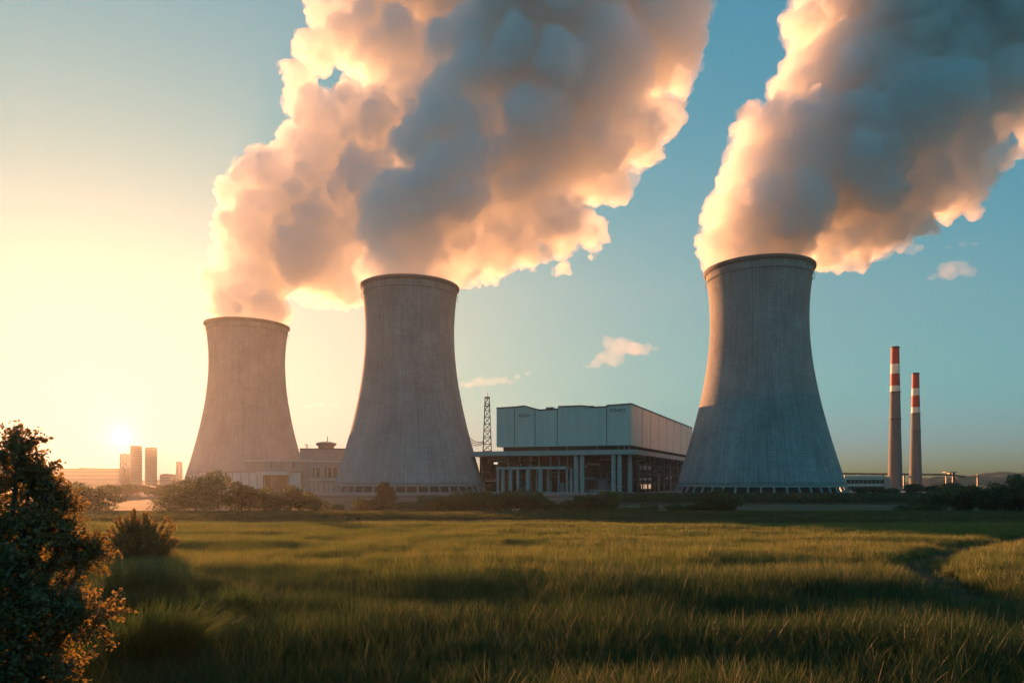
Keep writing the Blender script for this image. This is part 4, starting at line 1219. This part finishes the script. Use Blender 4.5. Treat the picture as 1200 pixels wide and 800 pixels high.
tus(178, 796, 130, 92, 201, 'largest grass tussock, its blades swept over to one side, beside the leafy shrub', (.45, -.1), 2600)
tus(166, 712, 118, 54, 202, 'broad domed tussock just in front of the lone spiky bush', (.05, 0), 1500)
tus(152, 728, 84, 38, 203, 'middle-sized tussock between the largest tussock and the domed one', (.15, 0), 900)
tus(222, 729, 40, 44, 204, 'thin upright spray of grass at the far end of the bare path', (.05, 0), 160)
tus(268, 734, 76, 48, 205, 'rounded tussock on the field side of the bare path', (.1, 0), 900)

# ------------------------------------------------------------------ standing maize beyond the field on the right
maize_m = leaf_mat('maize_leaves', (.03, .05, .018), (.06, .085, .03), .4, (1.2, 1.1, .6), .2)
mr_ = np.random.default_rng(9)
n = 60000
my = mr_.uniform(266, 356, n); mx = mr_.uniform(0, 1, n)
mx = pX(704, my) * (1 - mx) + pX(1082, my) * mx + mr_.normal(size=n) * 1.2
mz = ground_z(mx, my) + mr_.uniform(.1, 1, n) ** .6 * (2.5 + .5 * _hash_noise(mx / 8, my / 8, 3))
v, f = leaves_np(np.stack([mx, my, mz], -1), .75, mr_)
tag(link_mesh('maize_foliage', np_mesh('maize_foliage', v, f), maize_m), kind='stuff')

# ------------------------------------------------------------------ steam plumes and small clouds
def ico(sub):
    bm = bmesh.new(); bmesh.ops.create_icosphere(bm, subdivisions=sub, radius=1.0)
    v = np.array([tuple(p.co) for p in bm.verts]); f = np.array([[q.index for q in fc.verts] for fc in bm.faces]); bm.free()
    return v, f
ICO = {k: ico(k) for k in (2, 3, 4, 5)}

def puffs(S, seed, n=(26, 10, 5), small=1.1):
    """grow smaller puffs on bigger ones, like a cauliflower, three times over: arrays of centres and radii"""
    rg = np.random.default_rng(seed)
    C0 = np.array([c for c, r in S]); R0 = np.array([r * .84 for c, r in S])
    out_c, out_r = [C0], [R0]
    C, Q, D = C0, R0, None
    for lev, m in enumerate(n):
        pc = np.repeat(C, m, 0); pr = np.repeat(Q, m)
        d = rg.normal(size=pc.shape)
        if D is not None: d += np.repeat(D, m, 0) * 1.0
        else: d += np.array([0, 0, .2])
        d /= np.linalg.norm(d, axis=1)[:, None]
        r = pr * rg.uniform(.2, .5, len(pr))
        c = pc + d * (pr * rg.uniform(.72, 1.0, len(pr)))[:, None]
        # drop puffs buried in the big bodies and those too small to see
        keep = r > small
        for bc, br_ in zip(C0, R0):
            keep &= np.linalg.norm(c - bc, axis=1) + r * .6 > br_
        C, Q, D = c[keep], r[keep], d[keep]
        out_c.append(C); out_r.append(Q)
    C, Q = np.concatenate(out_c), np.concatenate(out_r)
    return [(c, r, 5 if r > 24 else 4 if r > 8 else 3 if r > 2.6 else 2) for c, r in zip(C, Q)]

def cloud_body(name, blobs, voxel, disp, mat_, loc, label, cat, group=None):
    V, Fc, b = [], [], 0
    for c, r, s in blobs:
        v, f = ICO[s]
        V.append(v * r + c); Fc.append(f + b); b += len(v)
    me = np_mesh(name, np.concatenate(V) - np.array(loc), np.concatenate(Fc))
    o = bpy.data.objects.new(name, me); COL.objects.link(o)
    rm = o.modifiers.new('remesh', 'REMESH'); rm.mode = 'VOXEL'; rm.voxel_size = voxel; rm.use_smooth_shade = True
    for i, (size, st) in enumerate(disp):
        tx = bpy.data.textures.new(name + '_billow', 'CLOUDS'); tx.noise_scale = size; tx.noise_depth = 3; tx.noise_basis = 'ORIGINAL_PERLIN'
        dm = o.modifiers.new('billow', 'DISPLACE'); dm.texture = tx; dm.strength = st; dm.mid_level = .5
    rm2 = o.modifiers.new('remesh', 'REMESH'); rm2.mode = 'VOXEL'; rm2.voxel_size = voxel * .92; rm2.use_smooth_shade = True
    dg = bpy.context.evaluated_depsgraph_get()
    me2 = bpy.data.meshes.new_from_object(o.evaluated_get(dg))
    # keep the outer skins only: a closed hollow inside the cloud is not part of it
    nv = len(me2.vertices); co = np.zeros(nv * 3, np.float32); me2.vertices.foreach_get('co', co); co = co.reshape(-1, 3)
    me2.calc_loop_triangles(); nt = len(me2.loop_triangles); tr = np.zeros(nt * 3, np.int32); me2.loop_triangles.foreach_get('vertices', tr); tr = tr.reshape(-1, 3)
    lab = np.arange(nv)
    while True:
        m_ = lab[tr].min(1); new = lab.copy()
        for c_ in range(3): np.minimum.at(new, tr[:, c_], m_)
        new = new[new]
        if (new == lab).all(): break
        lab = new
    vol = np.bincount(lab[tr[:, 0]], np.einsum('ij,ij->i', co[tr[:, 0]], np.cross(co[tr[:, 1]], co[tr[:, 2]])) / 6, minlength=nv)
    good = vol[lab[tr[:, 0]]] > (voxel * 2.5) ** 3
    tr = tr[good]; used = np.unique(tr); remap = np.zeros(nv, np.int32); remap[used] = np.arange(len(used))
    bpy.data.meshes.remove(me2)
    me2 = np_mesh(name, co[used], remap[tr])
    o.modifiers.clear(); o.data = me2; bpy.data.meshes.remove(me)
    me2.name = name
    me2.materials.clear(); me2.materials.append(mat_)
    me2.polygons.foreach_set('use_smooth', [True] * len(me2.polygons))
    o.location = loc
    return tag(o, label, cat, group)

def plume(spheres, d, drift, seed, label, dens, voxel, rim_y, rim_r):
    """spheres: photo x, y, radius in pixels of the puffs of a plume rising at depth d; the wind carries it on by drift metres per metre of rise"""
    rg = np.random.default_rng(seed)
    k = d / F; S = []
    z_rim = None
    for (x, y, r) in spheres:
        p = px(x, y, d); 
        if z_rim is None: z_rim = p.z
        jit = rg.uniform(-.45, .45) * r * k if (p.z - z_rim) > 25 else 0
        dd = d + jit + drift * max(p.z - z_rim, 0)
        q = px(x, y, dd)
        S.append((np.array(q), r * dd / F))
    loc = tuple(S[0][0])
    B = puffs(S, seed)
    zr = pz(rim_y, d)
    # nothing may bulge out through the tower's shell: what hangs below the mouth stays inside it
    B = [(c, r, s) for c, r, s in B if c[2] - r > zr or math.hypot(c[0] - loc[0], c[1] - d) + math.sqrt(max(r * r - max(c[2] - zr, 0) ** 2, 0)) < rim_r - 4]
    core = [(c, r * .95) + (s,) for c, r, s in B]
    o = cloud_body('steam_plume', core, voxel, ((13, 13.0), (5.0, 9.0), (2.0, 4.0)), cloud_mat('steam', dens, .3, .015), loc, label, 'steam plume', 'steam plumes of the cooling towers')
    # thin torn vapour round the dense body
    rg = np.random.default_rng(seed + 50)
    veil = [(c + rg.normal(size=3) * r * .16, r * rg.uniform(.75, 1.16), s) for c, r, s in B if c[2] - r > zr + 4 and r > 2.2]
    v = cloud_body('vapour_veil', veil, voxel * .95, ((9.0, 12.0), (3.2, 8.0)), cloud_mat('thin_steam', dens * .2, .35, .006), loc, None, None)
    v.parent = o; v.location = (0, 0, 0)
    return o

P3 = [(887, 304, 50), (868, 296, 46), (908, 296, 44), (842, 296, 25), (887, 318, 38), (893, 248, 66), (930, 205, 78), (965, 245, 58), (965, 155, 82), (1005, 195, 72), (1005, 100, 92), (960, 90, 40), (1045, 140, 88), (1045, 50, 104), (1000, 30, 52),
      (1095, 95, 96), (1090, 0, 110), (1150, 40, 100), (1150, 88, 56), (1200, 10, 110), (1100, 190, 58), (1060, 225, 52), (1020, 255, 52), (985, 290, 34), (970, 308, 18), (1000, 305, 20), (1120, 225, 30), (1128, 165, 36), (1160, 208, 11), (1178, 192, 9), (1192, 180, 9), (1210, 160, 18), (1145, 248, 9), (1130, -60, 110), (1230, -40, 110), (1040, -40, 80)]
P2 = [(480, 326, 46), (464, 319, 42), (498, 318, 42), (480, 337, 36), (441, 318, 20), (518, 320, 18), (458, 282, 36), (495, 262, 58), (470, 240, 42), (530, 225, 66), (540, 280, 46), (575, 300, 28), (560, 330, 14), (590, 262, 50), (500, 178, 42), (480, 160, 20), (530, 150, 52), (575, 185, 66), (620, 235, 54), (650, 262, 36), (690, 268, 22), (688, 286, 9), (699, 292, 7), (693, 303, 5), (620, 295, 20), (652, 318, 7), (662, 313, 8), (668, 320, 4),
      (640, 170, 74), (560, 115, 52), (530, 100, 26), (615, 100, 78), (690, 190, 50), (690, 110, 74), (735, 150, 46), (778, 140, 24), (772, 118, 16), (560, 58, 44), (515, 48, 24), (600, 40, 66), (670, 40, 84), (750, 60, 66), (790, 15, 46), (815, 8, 22), (620, -30, 80), (720, -40, 100), (800, -50, 60)]
P1 = [(291, 373, 40), (276, 366, 34), (304, 366, 36), (291, 382, 30), (256, 364, 16), (324, 364, 18), (292, 330, 44), (275, 345, 28), (318, 300, 52), (270, 265, 22), (255, 268, 10), (288, 272, 34), (278, 230, 24), (258, 228, 9), (300, 220, 30), (345, 245, 62), (365, 300, 52), (395, 330, 30), (412, 345, 18), (415, 310, 24), (335, 190, 26), (380, 195, 58), (430, 230, 56), (420, 280, 40), (375, 145, 34), (345, 165, 18),
      (352, 92, 20), (336, 80, 10), (355, 120, 22), (445, 145, 52), (445, 95, 26), (372, 58, 26), (395, 30, 34), (420, 55, 36), (450, 30, 50), (480, 75, 56), (500, 140, 56), (520, 30, 64), (450, -30, 60), (540, -40, 70), (560, 60, 56)]
plume(P3, T3[1], .10, 3, 'wide blue-shaded steam plume leaning away from the largest cooling tower', .105, 1.3, 317, 34.6)
plume(P2, T2[1], .12, 2, 'tallest steam plume, golden-edged and blue at its core, from the middle cooling tower', .082, 1.4, 338, 35.2)
plume(P1, T1[1], .14, 1, 'pale golden steam plume of the hazy cooling tower, passing behind the tallest plume', .07, 1.65, 382, 36.2)

def small_cloud(spheres, d, seed, label, dens):
    S = [(np.array(px(x, y, d)), r * d / F) for (x, y, r) in spheres]
    s = d / 500
    rg = np.random.default_rng(seed)
    B = []
    for c, r in S:
        for i in range(7):
            o = rg.normal(size=3) * np.array([1.0, .9, .4]) * r * .5
            B.append((c + o, r * rg.uniform(.35, .7), 4))
            for j in range(8):
                e = rg.normal(size=3); e /= np.linalg.norm(e)
                B.append((c + o + e * r * .55 * np.array([1.2, 1, .6]), r * rg.uniform(.12, .3), 3))
    cloud_body('cloud', B, 1.1 * s, ((7 * s, 2.4 * s), (3 * s, 1.4 * s)), cloud_mat('cloud_droplets', dens, .3, .01, (.97, .86, .83)), tuple(S[0][0]), label, 'cloud', 'small evening clouds')  # pink tint puts the sunset light into the droplets' own colour
small_cloud([(698, 425, 7), (712, 419, 12), (728, 406, 15), (740, 412, 12), (754, 411, 8), (768, 409, 4), (689, 429, 4), (720, 424, 7)], 3400, 31, 'puffy pinkish cloud floating above the roof of the plant hall', .0024)
small_cloud([(548, 451, 7), (562, 446, 9), (576, 447, 8), (592, 445, 6), (606, 441, 5), (618, 438, 4)], 4200, 32, 'long wispy cloud above the lattice mast', .0013)
small_cloud([(358, 476, 5), (374, 474, 6), (392, 475, 5), (406, 474, 4)], 5600, 33, 'faint flat cloud between the hazy tower and the middle one', .0009)
small_cloud([(1093, 325, 5), (1107, 321, 10), (1120, 314, 12), (1131, 317, 8), (1139, 322, 5)], 3400, 34, 'small peach cloud below the largest plume, above the chimneys', .0024)
small_cloud([(1068, 293, 7), (1079, 290, 6)], 3600, 35, 'tiny pink cloud scrap just under the largest plume', .0024)
small_cloud([(1110, 289, 4), (1126, 286, 5), (1142, 285, 4)], 3900, 36, 'thin pink cloud streak over the small peach cloud', .0013)

# ------------------------------------------------------------------ haze: one box of even air round camera and scene
hz, nd, ln = new_mat('evening_haze')
ho = N(nd, 'ShaderNodeOutputMaterial'); hv = N(nd, 'ShaderNodeVolumePrincipled')
hv.inputs['Color'].default_value = (.88, .93, .95, 1); hv.inputs['Density'].default_value = HAZE; hv.inputs['Anisotropy'].default_value = HAZE_G
hv.inputs['Density Attribute'].default_value = ''
ln.new(hv.outputs[0], ho.inputs['Volume'])
tag(MB().box(-1500, 1500, -62, 2050, -13, 560).build('haze', hz), kind='stuff')
